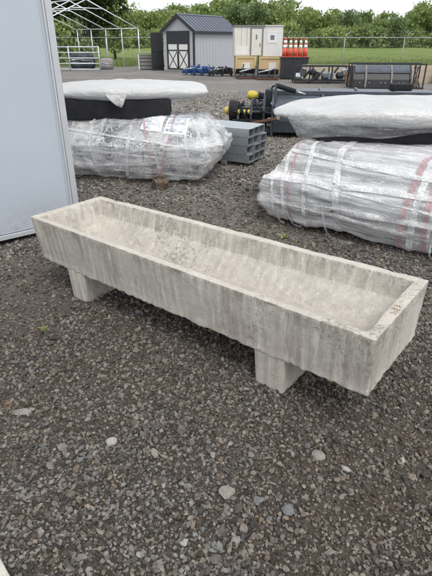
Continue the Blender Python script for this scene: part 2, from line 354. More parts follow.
# gravel stones: one mass nobody could count
def rocks(sub, k, seed):
    out = []
    for q in range(k):
        bm = bmesh.new(); bmesh.ops.create_icosphere(bm, subdivisions=sub, radius=1); r = random.Random(seed + q)
        cuts = [(Vector((r.gauss(0, 1), r.gauss(0, 1), r.gauss(0, 1))).normalized(), r.uniform(.40, .78)) for _ in range(8)]
        for vv in bm.verts:
            p = vv.co * (1 + .28 * noise.noise(vv.co * 1.3 + Vector((q * 3.1, seed, 0))))
            for n_, d in cuts:
                e = p.dot(n_) - d
                if e > 0: p -= n_ * e
            vv.co = p
        V = np.array([x.co[:] for x in bm.verts]); F = np.array([[x.index for x in f.verts] for f in bm.faces]); bm.free(); out.append((V, F))
    return out
def scatter(zones):
    PP, SS, RR, TT = [], [], [], []
    for (y0, y1, dens, rmed, spread, flat, fade) in zones:
        xh = lambda y: .50 * y + 1.3
        n = int(dens * (y1 - y0) * 2 * xh(y1))
        y = rng.uniform(y0, y1, n); x = rng.uniform(-1, 1, n) * xh(y1)
        keep = np.abs(x) < xh(y)
        # patches where finer soil shows
        pat = np.sin(1.3 * x + 2.2 * np.sin(.9 * y)) + np.sin(2.1 * y + 1.7 * np.sin(1.1 * x) + 1) + .6 * np.sin(3.7 * x - 2.9 * y) + .7 * np.sin(9 * x + 3 * np.sin(7 * y)) * np.sin(8 * y)
        keep &= rng.uniform(0, 1, n) < np.clip(.90 + .24 * pat - .28 * np.clip(-x - .1, 0, 1) * (y < 3), .34, 1)
        if fade: keep &= rng.uniform(0, 1, n) < np.clip((y1 - y) / (y1 - y0) + .05, 0, 1) ** .7
        x, y = x[keep], y[keep]; n = len(x)
        r = np.clip(rmed * np.exp(rng.normal(0, spread, n)), rmed * .4, rmed * 2.9)
        t = rng.uniform(0, 1, n)[:, None] ** 1.2; u = rng.uniform(0, 1, n)
        c = np.array([.070, .060, .051]) * (1 - t) + np.array([.39, .35, .308]) * t
        s_ = u < .24; c[s_] = c[s_].mean(1)[:, None] * np.array([1.0, .99, .975])
        s_ = (u > .24) & (u < .36); c[s_] *= np.array([1.08, .99, .89])
        s_ = u > .975; c[s_] = np.array([.40, .385, .36]) * rng.uniform(.75, 1.1, s_.sum())[:, None]
        grey = np.clip((y - 2.4) / 6, 0, 1)[:, None]; c = c * (1 + grey * .50) + grey * .03  # stones lightened with distance, sky light at a low angle painted in
        brown = np.clip(.5 - .35 * pat[keep][:, None], 0, 1); c = c * (1 - brown * np.array([.04, .10, .17]))
        sc = r[:, None] * np.stack([rng.uniform(.8, 1.4, n), rng.uniform(.65, 1.0, n), rng.uniform(.5, .95, n) * flat], 1)
        z = hg_np(x, y) + sc[:, 2] * rng.uniform(.2, 1.0, n)
        PP.append(np.stack([x, y, z], 1)); SS.append(sc); TT.append(c)
        RR.append(np.stack([rng.normal(0, .3, n), rng.normal(0, .3, n), rng.uniform(0, 6.283, n)], 1))
    return [np.concatenate(q) for q in (PP, SS, RR, TT)]
def bigmesh(name, V, F, T=None, smooth=False):
    me = bpy.data.meshes.new(name); k = F.shape[1]
    me.vertices.add(len(V)); me.vertices.foreach_set('co', V.astype(np.float32).ravel())
    me.loops.add(F.size); me.loops.foreach_set('vertex_index', F.astype(np.int32).ravel())
    me.polygons.add(len(F)); me.polygons.foreach_set('loop_start', np.arange(0, F.size, k, dtype=np.int32))
    me.update(calc_edges=True)
    if T is not None:
        at_ = me.attributes.new('tint', 'FLOAT_COLOR', 'POINT'); at_.data.foreach_set('color', np.concatenate([T, np.ones((len(T), 1))], 1).astype(np.float32).ravel())
    if smooth: me.shade_smooth()
    else: me.shade_flat()
    return me
zones = [(.45, 2.7, 620, .0100, .34, 1, 0), (.45, 2.7, 14500, .0047, .50, 1.15, 0), (.45, 3.4, 10, .017, .2, .8, 0),
         (2.7, 5.2, 4600, .0068, .45, 1, 0), (3.4, 8.5, 12, .020, .25, .8, 0), (5.2, 9.5, 1000, .0120, .38, 1, 0), (9.5, 18, 190, .020, .35, 1, 1)]
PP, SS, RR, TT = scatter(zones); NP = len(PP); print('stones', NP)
lib = bpy.data.collections.new('gravel_stone_shapes')
for k, (V, F) in enumerate(rocks(2, 9, 200)):
    me = bpy.data.meshes.new('stone_shape'); me.from_pydata(V.tolist(), [], F.tolist()); me.materials.append(M_stone); me.shade_flat()
    lib.objects.link(bpy.data.objects.new('stone_shape_%02d' % k, me))
gm = bpy.data.meshes.new('gravel'); gm.vertices.add(NP); gm.vertices.foreach_set('co', PP.astype(np.float32).ravel())
for nm, ty, fld, dat in (('scl', 'FLOAT_VECTOR', 'vector', SS), ('rot', 'FLOAT_VECTOR', 'vector', RR), ('tint', 'FLOAT_COLOR', 'color', np.concatenate([TT, np.ones((NP, 1))], 1)), ('idx', 'INT', 'value', rng.integers(0, 9, NP))):
    at_ = gm.attributes.new(nm, ty, 'POINT'); at_.data.foreach_set(fld, np.ascontiguousarray(dat, dtype=np.int32 if ty == 'INT' else np.float32).ravel())
gm.update(); gm.materials.append(M_stone)
gn = bpy.data.node_groups.new('gravel_instances', 'GeometryNodeTree')
gn.interface.new_socket('Geometry', in_out='INPUT', socket_type='NodeSocketGeometry'); gn.interface.new_socket('Geometry', in_out='OUTPUT', socket_type='NodeSocketGeometry')
gi, go_ = gn.nodes.new('NodeGroupInput'), gn.nodes.new('NodeGroupOutput')
ci = gn.nodes.new('GeometryNodeCollectionInfo'); ci.inputs['Collection'].default_value = lib; ci.inputs['Separate Children'].default_value = True; ci.inputs['Reset Children'].default_value = True
iop = gn.nodes.new('GeometryNodeInstanceOnPoints'); iop.inputs['Pick Instance'].default_value = True
def named(nm, ty):
    a_ = gn.nodes.new('GeometryNodeInputNamedAttribute'); a_.data_type = ty; a_.inputs['Name'].default_value = nm
    return [o_ for o_ in a_.outputs if o_.enabled and o_.name == 'Attribute'][0]
e2r = gn.nodes.new('FunctionNodeEulerToRotation')
gn.links.new(gi.outputs[0], iop.inputs['Points']); gn.links.new(ci.outputs[0], iop.inputs['Instance']); gn.links.new(named('idx', 'INT'), iop.inputs['Instance Index'])
gn.links.new(named('rot', 'FLOAT_VECTOR'), e2r.inputs[0]); gn.links.new(e2r.outputs[0], iop.inputs['Rotation']); gn.links.new(named('scl', 'FLOAT_VECTOR'), iop.inputs['Scale'])
gn.links.new(iop.outputs[0], go_.inputs[0])
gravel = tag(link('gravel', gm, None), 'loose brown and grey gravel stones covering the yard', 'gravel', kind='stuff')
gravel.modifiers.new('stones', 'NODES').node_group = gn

# single stones that stand out
def stone(px, py, wx, asp, m, label, seed, rot=0.0, zs=.5):
    p = at(px, py, .0); V, F = rocks(2, 1, 900 + seed * 13)[0]
    r = .9 * wx / FPX * math.hypot(p.y, EYE) / 2
    V = V * np.array([r * 1.18, r * asp * 1.18, r * zs * 1.1])
    me = bpy.data.meshes.new('stone'); me.from_pydata(V.tolist(), [], F.tolist())
    o = link('stone', me, M[m]); me.shade_flat(); o.location = (p.x, p.y, hg(p.x, p.y) + r * zs * .62); o.rotation_euler = (0, 0, rot)
    tag(o, label, 'stone', 'larger stones on the gravel')
stone(22, 414, 20, .55, 'stonepink', 'long flat pinkish stone near the left edge beside an ochre stone', 1, .1, .4)
stone(8, 407, 10, 1.5, 'stonebrown', 'ochre brown stone at the left edge beside a long pink stone', 2, .1, .5)
stone(112, 443, 13, .75, 'stonepale', 'pale rounded stone alone below the left part of the trough', 3, .3, .6)
stone(185, 540, 9, 1.1, 'stonepale', 'small white stone near the bottom centre, tilted upright', 4, .8, .7)
stone(216, 546, 9, 1.3, 'stonegrey', 'small blue grey stone standing beside the small white stone', 5, .5, .8)
stone(226, 493, 17, .8, 'stonepink', 'large warm grey stone right of centre in the foreground', 6, .4, .6)
stone(289, 511, 13, .9, 'stonegrey', 'blocky slate grey stone in the right foreground', 7, .2, .7)
stone(318, 456, 16, .8, 'stonepink', 'broad tan stone below the right leg of the trough', 8, .1, .5)
stone(404, 457, 8, .8, 'stonepale', 'small bright pale stone near the right edge', 9, .3, .6)
stone(236, 542, 12, .9, 'stonepink', 'round tan stone at the bottom right of centre', 10, .9, .6)
stone(345, 470, 12, .6, 'stonepale', 'slim pale stone lying slanted in the right foreground', 11, -.6, .5)
stone(258, 500, 13, .8, 'stonegrey', 'flat dark grey stone just right of the large warm grey stone', 12, .5, .5)

# ------------------------------------------------------------------ concrete trough
TA = Vector((-1.27, 3.095, 0)); TBp = Vector((.64, 1.585, 0)); tu = (TBp - TA).normalized(); TL = (TBp - TA).length
tr = thing('concrete_trough', 'long weathered pale concrete feed trough standing on two concrete legs', 'trough', TA, math.atan2(tu.y, tu.x))
# local: x along the length, +y away from the camera
def fbm(p, o=4):
    return noise.fractal(p, 1.0, 2.0, o)
def trough_basin():
    zt, zb, t = .535, .222, .048; w0, w1 = .612, .690
    Wd = lambda x: w0 + (w1 - w0) * x / TL
    bm = bmesh.new()
    def ring(x0, x1, d, z): return [bm.verts.new(c) for c in ((x0, d, z), (x1, d, z), (x1, Wd(x1) - d, z), (x0, Wd(x0) - d, z))]
    r0 = ring(.028, TL - .006, .035, zb)
    r1 = ring(0, TL, 0, zt)
    r2 = ring(t, TL - t * 1.25, t, zt - .004)
    r3 = ring(t + .026, TL - t * 1.25 - .026, t + .022, zt - .118)
    r4 = ring(t + .12, TL - t * 1.25 - .12, t + .15, zt - .245)
    def band(a, b):
        for k in range(4): bm.faces.new((a[k], a[(k + 1) % 4], b[(k + 1) % 4], b[k]))
    band(r0, r1); band(r1, r2); band(r2, r3); band(r3, r4); bm.faces.new(r4); bm.faces.new(list(reversed(r0)))
    bmesh.ops.recalc_face_normals(bm, faces=bm.faces)
    bmesh.ops.bevel(bm, geom=bm.edges[:], offset=.0045, segments=2, affect='EDGES', profile=.5, clamp_overlap=True)
    for axis_, lo, hi, st in ((0, .02, TL - .02, .020), (1, .02, w1 - .02, .020), (2, zb + .012, zt - .022, .018)):
        n_ = int((hi - lo) / st)
        for k in range(n_ + 1):
            co = [0, 0, 0]; no = [0, 0, 0]; co[axis_] = lo + (hi - lo) * k / n_; no[axis_] = 1
            bmesh.ops.bisect_plane(bm, geom=bm.verts[:] + bm.edges[:] + bm.faces[:], plane_co=co, plane_no=no)
    bmesh.ops.remove_doubles(bm, verts=bm.verts[:], dist=.0022)
    bm.normal_update()
    nrm = [vv.normal.copy() for vv in bm.verts]
    for vv, n_ in zip(bm.verts, nrm):
        p = vv.co.copy()
        d = .0022 * fbm(p * 3.0) + .0014 * fbm(p * 17 + Vector((5, 1, 2))) + .0008 * noise.noise(p * 60)
        if p.z > zt - .03:                                  # worn, chipped rim
            c = noise.noise(p * 9 + Vector((2, 9, 4))) + .4 * noise.noise(p * 25)
            d -= max(0, c - .30) * .016 * min(1, (p.z - zt + .03) / .02)
        if p.z < zb + .014:                                 # ragged cast edge
            h = noise.noise(Vector((p.x * 9, p.y * 9, 3.3))) * .006 + noise.noise(Vector((p.x * 47, p.y * 47, 1))) * .012
            edge = 1.0 if (abs(n_.x) + abs(n_.y)) > .15 else .3
            vv.co.z += (h - .003) * edge
            vv.co += Vector((n_.x, n_.y, 0)) * (.003 + .006 * noise.noise(p * 40))
        vv.co += n_ * d
    me = bpy.data.meshes.new('basin'); bm.to_mesh(me); bm.free(); me.shade_smooth(); return me
basin = link('basin', trough_basin(), M_conc, tr)
def leg(x0, x1):
    bm = bmesh.new()
    me0 = B().add([(x0, .05, -.03), (x1, .05, -.03), (x1, .56, -.03), (x0, .56, -.03), (x0 - .012, .034, .26), (x1 + .012, .034, .26), (x1 + .012, .57, .26), (x0 - .012, .57, .26)],
                  [(3, 2, 1, 0), (4, 5, 6, 7), (0, 1, 5, 4), (1, 2, 6, 5), (2, 3, 7, 6), (3, 0, 4, 7)]).mesh('leg')
    bm.from_mesh(me0); bmesh.ops.bevel(bm, geom=bm.edges[:], offset=.007, segments=2, affect='EDGES', profile=.5)
    bmesh.ops.subdivide_edges(bm, edges=[e for e in bm.edges if e.calc_length() > .05], cuts=6, use_grid_fill=True); bm.normal_update()
    for vv in bm.verts: vv.co += vv.normal * (.003 * fbm(vv.co * 9) + .0015 * noise.noise(vv.co * 50))
    bm.to_mesh(me0); bm.free(); me0.shade_smooth(); return link('leg', me0, M_conc, tr)
leg(.30, .46); leg(1.845, 2.005)
# red crayon scrawl on the rim of the right end
mk = B()
for k, pts in enumerate(([(0, 0), (.012, .02), (.010, .045), (-.004, .062)], [(.020, .0), (.026, .03), (.012, .058)], [(-.012, .05), (.012, .055), (.030, .05)], [(-.006, .078), (.012, .09), (.022, .074)])):
    for (a, b), (c, d) in zip(pts[:-1], pts[1:]):
        mk.bar((TL - .036 + a, .25 + b, .5375), (TL - .036 + c, .25 + d, .5368), .0045, .0022)
tag(mk.build('red_mark', M['rope'], tr), 'small scrawled red crayon mark on the rim')

# ------------------------------------------------------------------ white box wall at left
pb = at(81.5, 227); pd = (Vector((-1.893, 3.86, 0)) - pb).normalized()      # from far corner towards the camera
bxo = thing('storage_box', 'tall bluish white panelled box with aluminium corner post at left edge', 'storage box', pb, math.atan2(pd.y, pd.x))
# local: +x towards the camera, visible face looks towards +y
B().span((.05, -2.2, .09), (3.6, -.004, 2.75)).build('side_panel', M['panel'], bxo, .004)
B().span((-.004, -.05, .05), (.052, .010, 2.76)).build('corner_post', M['alu'], bxo, .004)
B().span((.058, -.02, .05), (.075, .014, 2.74)).build('trim_strip', M['alu'], bxo, .003)
B().span((.094, -.02, .10), (.098, .0012, 2.74)).build('seam', M['alu'], bxo)
B().span((.08, -.03, .045), (3.62, .012, .085)).build('bottom_rail', M['alu'], bxo, .003)
B().span((.0, -2.15, .0), (3.55, -.06, .06)).build('skid', M['black'], bxo, .006)  # solid black slab, puts the shade of the gap under the box
B().span((.02, -2.2, 2.755), (3.62, .012, 2.80)).build('top_rail', M['alu'], bxo, .003)
for (x, z) in ((1.02, 1.555), (1.02, .62), (2.3, 1.3)):
    B().lathe((x, -.006, z), [(.008, 0), (.008, .010), (.004, .013)], 10, 'Y').build('rivet', M['greytrim'], bxo)

# ------------------------------------------------------------------ wrapped loads
def superbody(L, W, H, z0, seed, n=4.5, ne=7, wob=.02, und=.75, lean=0.0, dome=.0, tap=(0, 0), strch=(1, 1, 1), rid=.0):
    """closed padded body: returns P(t, phi, off) with t in -1..1 along x and phi around the x axis"""
    tab = [(0.0, 0.0)]; lp = None; acc = 0.0; NT_ = 720
    for i in range(NT_ + 1):
        ph = 6.283185 * i / NT_; c, s_ = math.cos(ph), math.sin(ph)
        q = (math.copysign(abs(c) ** (2 / n), c) * W / 2, math.copysign(abs(s_) ** (2 / n), s_) * H / 2)
        if lp: acc += math.hypot(q[0] - lp[0], q[1] - lp[1])
        lp = q; tab.append((acc, ph))
    ta = np.array([x for x, _ in tab[1:]]) / acc * 6.283185; tp = np.array([y for _, y in tab[1:]])
    def P(t, phi, off=0.0):
        phi = float(np.interp(phi % 6.283185, ta, tp))
        e = max(0.0, 1 - abs(t) ** ne) ** (1 / 2.2)
        k = 1 - (tap[0] * max(0, -t) ** 2 + tap[1] * max(0, t) ** 2)
        c, s_ = math.cos(phi), math.sin(phi)
        a = math.copysign(abs(c) ** (2 / n), c); b = math.copysign(abs(s_) ** (2 / n), s_)
        wy = a * W / 2 * (.55 + .45 * e) * (k if e else 1) * (1 if b > 0 else 1 - (1 - und) * (-b) ** 2)
        hz = b * H / 2 * (e if abs(t) > .6 else 1) * k
        x = t * L / 2 * (1 if b > -.2 else 1 - (1 - und) * .35 * (-b)) + lean * b * H
        p = Vector((x, wy, z0 + H / 2 + hz + (dome * (1 - a * a) * (1 - t * t) if b > 0 else 0)))
        q = Vector((p.x * strch[0], p.y * strch[1], p.z * strch[2])) * 2.3 + Vector((seed, seed * .7, 0))
        d = wob * (fbm(q, 4) + .5 * noise.noise(q * 3.1)) + rid * (abs(noise.noise(Vector((p.x * 2.2, p.y * 9, p.z * 30)) + Vector((seed, 0, 0)))) - .25)
        nn = Vector((0.15 * t ** 5, a * H, b * W)); nn.normalize()
        return p + nn * (d + off)
    return P
def shell(P, nt_=70, nphi=64, off=0.0):
    vs = []; fs = []
    for i in range(nt_ + 1):
        u = -1 + 2 * i / nt_; t = math.copysign(1 - (1 - abs(u)) ** 1.5, u) * .9995
        for j in range(nphi): vs.append(P(t, 6.28318 * j / nphi, off))
    for i in range(nt_):
        for j in range(nphi): fs.append((i * nphi + j, i * nphi + (j + 1) % nphi, (i + 1) * nphi + (j + 1) % nphi, (i + 1) * nphi + j))
    fs.append(tuple(range(nphi - 1, -1, -1))); fs.append(tuple(range(nt_ * nphi, (nt_ + 1) * nphi)))
    return B().add(vs, fs)
def strip_round(P, t0, w, L, slope=0.0, off=.008, n=72, seed=0):
    """film band round the cross-section at t0, w wide"""
    vs = []
    for j in range(n):
        ph = 6.28318 * j / n; c = t0 + slope * math.sin(ph) + .012 * math.sin(3 * ph + seed)
        for k in (-.5, .5):
            vs.append(P(max(-.995, min(.995, c + k * w * 2 / L * (1 + .35 * math.sin(5 * ph + seed)))), ph, off + .002 * math.sin(9 * ph + seed)))
    return B().add(vs, [(2 * j, 2 * ((j + 1) % n), 2 * ((j + 1) % n) + 1, 2 * j + 1) for j in range(n)])
def strip_long(P, ph0, w, t0=-.96, t1=.96, off=.010, slope=0.0, n=60, seed=0):
    vs = []
    for j in range(n + 1):
        t = t0 + (t1 - t0) * j / n
        for k in (-.5, .5): vs.append(P(t, ph0 + slope * t + .05 * math.sin(4 * t + seed) + k * w * (1 + .3 * math.sin(7 * t + seed)), off))
    return B().add(vs, [(2 * j, 2 * j + 2, 2 * j + 3, 2 * j + 1) for j in range(n)])

def hull_wrap(boxes, seed, amp=.010, st=.035, strch=(1, 1, 6), pad=.012, jit=.02):
    """film pulled tight over a pile of boxes: flat facets between the corners, fine wrinkles on top"""
    r = random.Random(seed); bm = bmesh.new()
    for lo, hi in boxes:
        for x in (lo[0] - pad, hi[0] + pad):
            for y in (lo[1] - pad, hi[1] + pad):
                for z in (lo[2] - pad, hi[2] + pad): bm.verts.new((x + r.uniform(-jit, jit), y + r.uniform(-jit, jit), z + r.uniform(-jit, jit) * .6))
    h = bmesh.ops.convex_hull(bm, input=bm.verts[:])
    bmesh.ops.delete(bm, geom=list({g for g in h['geom_interior'] + h['geom_unused'] if isinstance(g, bmesh.types.BMVert) and g.is_valid}), context='VERTS')
    co = [v_.co for v_ in bm.verts]; lo = [min(c[k] for c in co) for k in range(3)]; hi = [max(c[k] for c in co) for k in range(3)]
    for ax in range(3):
        n_ = int((hi[ax] - lo[ax]) / st)
        for k in range(1, n_):
            p = [0, 0, 0]; q = [0, 0, 0]; p[ax] = lo[ax] + (hi[ax] - lo[ax]) * k / n_; q[ax] = 1
            bmesh.ops.bisect_plane(bm, geom=bm.verts[:] + bm.edges[:] + bm.faces[:], plane_co=p, plane_no=q)
    bmesh.ops.remove_doubles(bm, verts=bm.verts[:], dist=.004); bmesh.ops.recalc_face_normals(bm, faces=bm.faces); bm.normal_update()
    for _ in range(2): bmesh.ops.smooth_vert(bm, verts=bm.verts[:], factor=.4, use_axis_x=True, use_axis_y=True, use_axis_z=True)
    bm.normal_update(); nr = [v_.normal.copy() for v_ in bm.verts]
    for v_, n_ in zip(bm.verts, nr):
        p = v_.co; q = Vector((p.x * strch[0], p.y * strch[1], p.z * strch[2])) * 2.6 + Vector((seed, seed * .3, 0))
        d = amp * (1 - 2 * abs(noise.noise(q))) * .9 + amp * .8 * noise.noise(q * 2.7) + amp * 1.2 * fbm(p * 3.1 + Vector((seed, 2, 0)))
        # fold lines running up and down the sides
        d += amp * .8 * max(0, .12 - abs(noise.noise(Vector((p.x * 3.3 + p.z, p.y * 3.3, p.z * .7 + seed))))) / .12
        v_.co = p + n_ * d
    return bm
def to_obj(bm, name, m, parent):
    me = bpy.data.meshes.new(name); bm.to_mesh(me); me.shade_smooth(); return link(name, me, m, parent)
def slice_band(bm0, p, nrm, w, off, name, m, parent, drop_bottom=True):
    """the strip of the wrap between two parallel planes, lifted a little off it"""
    bm = bm0.copy(); p = Vector(p); nrm = Vector(nrm).normalized()
    for q, kw in ((p - nrm * w / 2, dict(clear_inner=True)), (p + nrm * w / 2, dict(clear_outer=True))):
        bmesh.ops.bisect_plane(bm, geom=bm.verts[:] + bm.edges[:] + bm.faces[:], plane_co=q, plane_no=nrm, **kw)
    bm.normal_update()
    for v_ in bm.verts: v_.co += v_.normal * (off + .0025 * noise.noise(v_.co * 14))
    o = to_obj(bm, name, m, parent); bm.free(); return o

# right load -------------------------------------------------
ru = Vector((.793, -.61, 0)); RO = Vector((.55, 4.45, 0)); rv = Vector((.61, .793, 0)); RL, RW = 2.9, 1.30
rc = RO + ru * (RL / 2 - .17) + rv * (RW / 2)
rl = thing('wrapped_load', 'low bundle of long grey panels in stretch film with pink bands behind the trough', 'wrapped bundle', rc, math.atan2(ru.y, ru.x))
hx, hy = RL / 2, RW / 2
boxes = [((-hx + .10, -hy + .09, .06), (hx - .05, hy - .06, .20)), ((-hx + .02, -hy + .02, .20), (hx - .02, hy - .02, .38)), ((-hx + .24, -hy + .30, .38), (hx - .1, hy - .0, .70)), ((-.3, -hy + .20, .38), (hx - .1, hy, .66))]
bmR = hull_wrap(boxes, 3.1, .015, .032, (.55, .55, 4.5))
to_obj(bmR, 'stretch_film', M_filmlong, rl)
k = 0
for (lo, hi), nl in zip(boxes[:3], (2, 3, 3)):
    for a in range(nl):
        z0 = lo[2] + (hi[2] - lo[2]) * a / nl + .004; z1 = lo[2] + (hi[2] - lo[2]) * (a + 1) / nl - .004; q = .012 * ((k * 7) % 3)
        B().span((lo[0] + .05 + q, lo[1] + .05 + q, z0), (hi[0] - .06 - q, hi[1] - .05, z1)).build('panel', M['sheet'] if k % 3 else M['sheetmid'], rl, .004); k += 1
for x in (-1.0, 0, 1.05): B().span((x - .05, -.30, -.02), (x + .05, .34, .055)).build('bearer', M['woodgrey'], rl, .006)
for (x, w, tl, yw, mm) in ((-1.33, .03, .10, .05, M_bandw), (-1.25, .035, .12, .1, M_bandw), (-1.19, .025, .10, .1, M_pink), (-1.04, .04, .10, .12, M_bandw), (-.74, .065, .16, .15, M_bandw), (-.02, .05, -.03, -.05, M_pink), (.03, .055, 0, 0, M_bandw), (.10, .05, .05, .05, M_pink), (.15, .035, .02, .02, M_bandw), (.40, .075, .03, 0, M_bandw), (.46, .03, .03, 0, M_pink), (.85, .06, 0, .1, M_bandw)):
    slice_band(bmR, (x, 0, .3), (1, yw, tl), w, .006 + .002 * (int(x * 100) % 3), 'film_band', mm, rl)
for (z, w, tl) in ((.16, .030, .05), (.27, .045, -.04), (.38, .025, .06), (.47, .04, -.03), (.60, .03, .05)):
    slice_band(bmR, (0, 0, z), (tl, .02, 1), w, .011, 'film_band', M_bandw, rl)
bmR.free()
# loose tails of film that trail on the gravel
def ribbon(pts, w, m, parent, name='loose_film_tail'):
    vs = []; n = len(pts)
    for i, p in enumerate(pts):
        p = Vector(p); d = Vector(pts[min(i + 1, n - 1)]) - Vector(pts[max(i - 1, 0)]); a = d.cross(Vector((.2, 1, .3))).normalized() * w * (.5 + .2 * math.sin(i * 2.1))
        vs += [p - a, p + a]
    return B().add(vs, [(2 * i, 2 * i + 2, 2 * i + 3, 2 * i + 1) for i in range(n - 1)]).build(name, m, parent, smooth=True)
def smoothpts(cp, n=24):
    out = []
    for i in range(n + 1):
        f = i / n * (len(cp) - 1); k = min(int(f), len(cp) - 2); f -= k
        p0, p1, p2, p3 = (Vector(cp[max(0, min(len(cp) - 1, k + q))]) for q in (-1, 0, 1, 2))
        out.append(.5 * ((2 * p1) + (p2 - p0) * f + (2 * p0 - 5 * p1 + 4 * p2 - p3) * f * f + (3 * p1 - p0 - 3 * p2 + p3) * f ** 3))
    return out
hw = RW / 2
ribbon(smoothpts([(-.76, -hw - .02, .30), (-.73, -hw - .03, .18), (-.70, -hw - .02, .07), (-.62, -hw - .05, .018), (-.50, -hw - .07, .014), (-.42, -hw - .05, .018)]), .028, M_band, rl)
ribbon(smoothpts([(.20, -hw + .02, .14), (.22, -hw - .02, .05), (.32, -hw - .05, .016), (.44, -hw - .04, .02), (.55, -hw, .09), (.62, -hw + .02, .14)]), .02, M_band, rl)
ribbon(smoothpts([(-1.30, -hw + .04, .34), (-1.27, -hw + .02, .2), (-1.22, -hw + .03, .05), (-1.16, -hw + .04, .015)]), .025, M_band, rl)
ribbon(smoothpts([(-1.18, -hw + .01, .30), (-1.13, -hw - .0, .17), (-1.06, -hw + .02, .04), (-.98, -hw + .05, .015)]), .022, M_band, rl)
# upper piece of the right load
ru2 = thing('wrapped_slab', 'thick white film wrapped slab with dark underside lying on the right panel bundle', 'wrapped slab', Vector((1.80, 5.02, .705)), R(-4))
P2 = superbody(2.44, 1.02, .23, .13, 8.2, 3.0, 8, .024, .66, 0, .05, (.42, .05), (.6, 1, 1), .0)
shell(P2, 100, 64).build('white_film', M_filmwhite, ru2, smooth=True)
P2b = superbody(2.2, .92, .17, .0, 4.2, 8, 20, .004, .95, 0, 0, (.0, .0))
def slab(name, lo, hi, m, parent, seed, bev=.022):
    bm = bmesh.new(); me = B().span(lo, hi).mesh(name); bm.from_mesh(me); bmesh.ops.bevel(bm, geom=bm.edges[:], offset=bev, segments=3, affect='EDGES', profile=.5)
    for ax in range(2):
        for k in range(1, 40):
            p = [0, 0, 0]; q = [0, 0, 0]; p[ax] = lo[ax] + (hi[ax] - lo[ax]) * k / 40; q[ax] = 1
            bmesh.ops.bisect_plane(bm, geom=bm.verts[:] + bm.edges[:] + bm.faces[:], plane_co=p, plane_no=q)
    bm.normal_update()
    for v_ in bm.verts: v_.co += v_.normal * (.008 * fbm(v_.co * 2.5 + Vector((seed, 0, 0))) + .003 * noise.noise(v_.co * 14)); v_.co.z += .012 * math.sin(2.1 * v_.co.x + seed)
    bm.to_mesh(me); bm.free(); me.shade_smooth(); return link(name, me, m, parent)
slab('dark_base', (-.80, -.36, -.03), (1.12, .42, .15), M['black'], ru2, 1)
vs = []; nx_, nk_ = 80, 12                                  # thin see-through film hanging from the white wrap over the dark base
for i in range(nx_ + 1):
    t = -.90 + 1.80 * i / nx_; a_ = P2(t, math.pi - .02, .008); b_ = Vector((a_.x * .88, -.42 + .10 * max(0, abs(t) - .6), .030 + .05 * max(0, -t - .4) + .018 * math.sin(9 * t)))
    for k in range(nk_ + 1):
        f = k / nk_; p = a_.lerp(b_, f * (.72 + .16 * math.sin(2.3 * t + 3.6))); p.y -= .022 * math.sin(math.pi * f) + .010 * noise.noise(Vector((p.x * 6, f * 3, 1))); p.z += .012 * noise.noise(Vector((p.x * 3, f * 8, 5))); vs.append(p)
B().add(vs, [(i * (nk_ + 1) + k, (i + 1) * (nk_ + 1) + k, (i + 1) * (nk_ + 1) + k + 1, i * (nk_ + 1) + k + 1) for i in range(nx_) for k in range(nk_)]).build('clear_film_skirt', film('clear_film', .22, .5, (.5, .505, .51), (.5, 3, 3), 6, .2, .6), ru2, smooth=True)

# left load --------------------------------------------------
ll = thing('wrapped_load', 'film wrapped bundle of grey boxes with printed sheets beside the white box', 'wrapped bundle', (-.95, 6.60, 0), R(-10))
LL_, LW = 2.28, 1.30
boxes = [((-1.05, -.56, .045), (.80, .52, .20)), ((-1.12, -.66, .22), (.94, .60, .42)), ((-.2, -.42, .30), (1.10, .46, .42)), ((-1.0, -.42, .42), (.50, .56, .64)), ((-.1, -.20, .42), (.76, .5, .72))]
bmL = hull_wrap(boxes, 5.7, .013, .034, (1, 1, 4), .012, .035)
to_obj(bmL, 'stretch_film', M_film, ll)
r_ = random.Random(5)
for (zz, ye, xs_) in (((.085, .205), -.46, (-1.0, -.55, -.1, .34, .72)), ((.215, .385), -.54, (-1.06, -.72, -.30, .12, .50, .85)), ((.395, .555), -.30, (-.92, -.5, -.15, .16, .46))):
    for q, (xa, xb) in enumerate(zip(xs_[:-1], xs_[1:])):
        B().span((xa + .01, ye + .03 * r_.random(), zz[0]), (xb - .012, .48, zz[1] - .012 * r_.random())).build('carton', M[('sheet', 'sheetmid', 'sheet', 'sheetdk', 'sheet')[(q * 2 + int(zz[0] * 30)) % 5]], ll, .008)
for x in (-.8, .0, .6): B().span((x - .05, -.36, -.02), (x + .05, .45, .068)).build('bearer', M['woodgrey'], ll, .006)
for (x, w, tl, yw, mm) in ((-.95, .04, .1, 0, M_band), (-.80, .025, .1, .1, M_band), (-.50, .05, -.16, .1, M_band), (-.40, .025, .25, -.1, M_band), (-.10, .04, -.1, .1, M_band), (.10, .03, .2, .25, M_pink), (.15, .04, .25, .3, M_band), (.30, .03, -.3, .2, M_pink), (.45, .05, -.25, -.1, M_band), (.68, .035, .2, .1, M_band), (.80, .03, .4, .3, M_band)):
    slice_band(bmL, (x, 0, .3), (1, yw, tl), w, .006 + .002 * (int(x * 100) % 3), 'film_band', mm, ll)
for (z, w, tl) in ((.13, .025, .06), (.22, .04, -.05), (.33, .02, .07), (.37, .03, -.08), (.50, .02, .10)):
    slice_band(bmL, (0, 0, z), (tl, .03, 1), w, .011, 'film_band', M_band, ll)
bmL.normal_update()
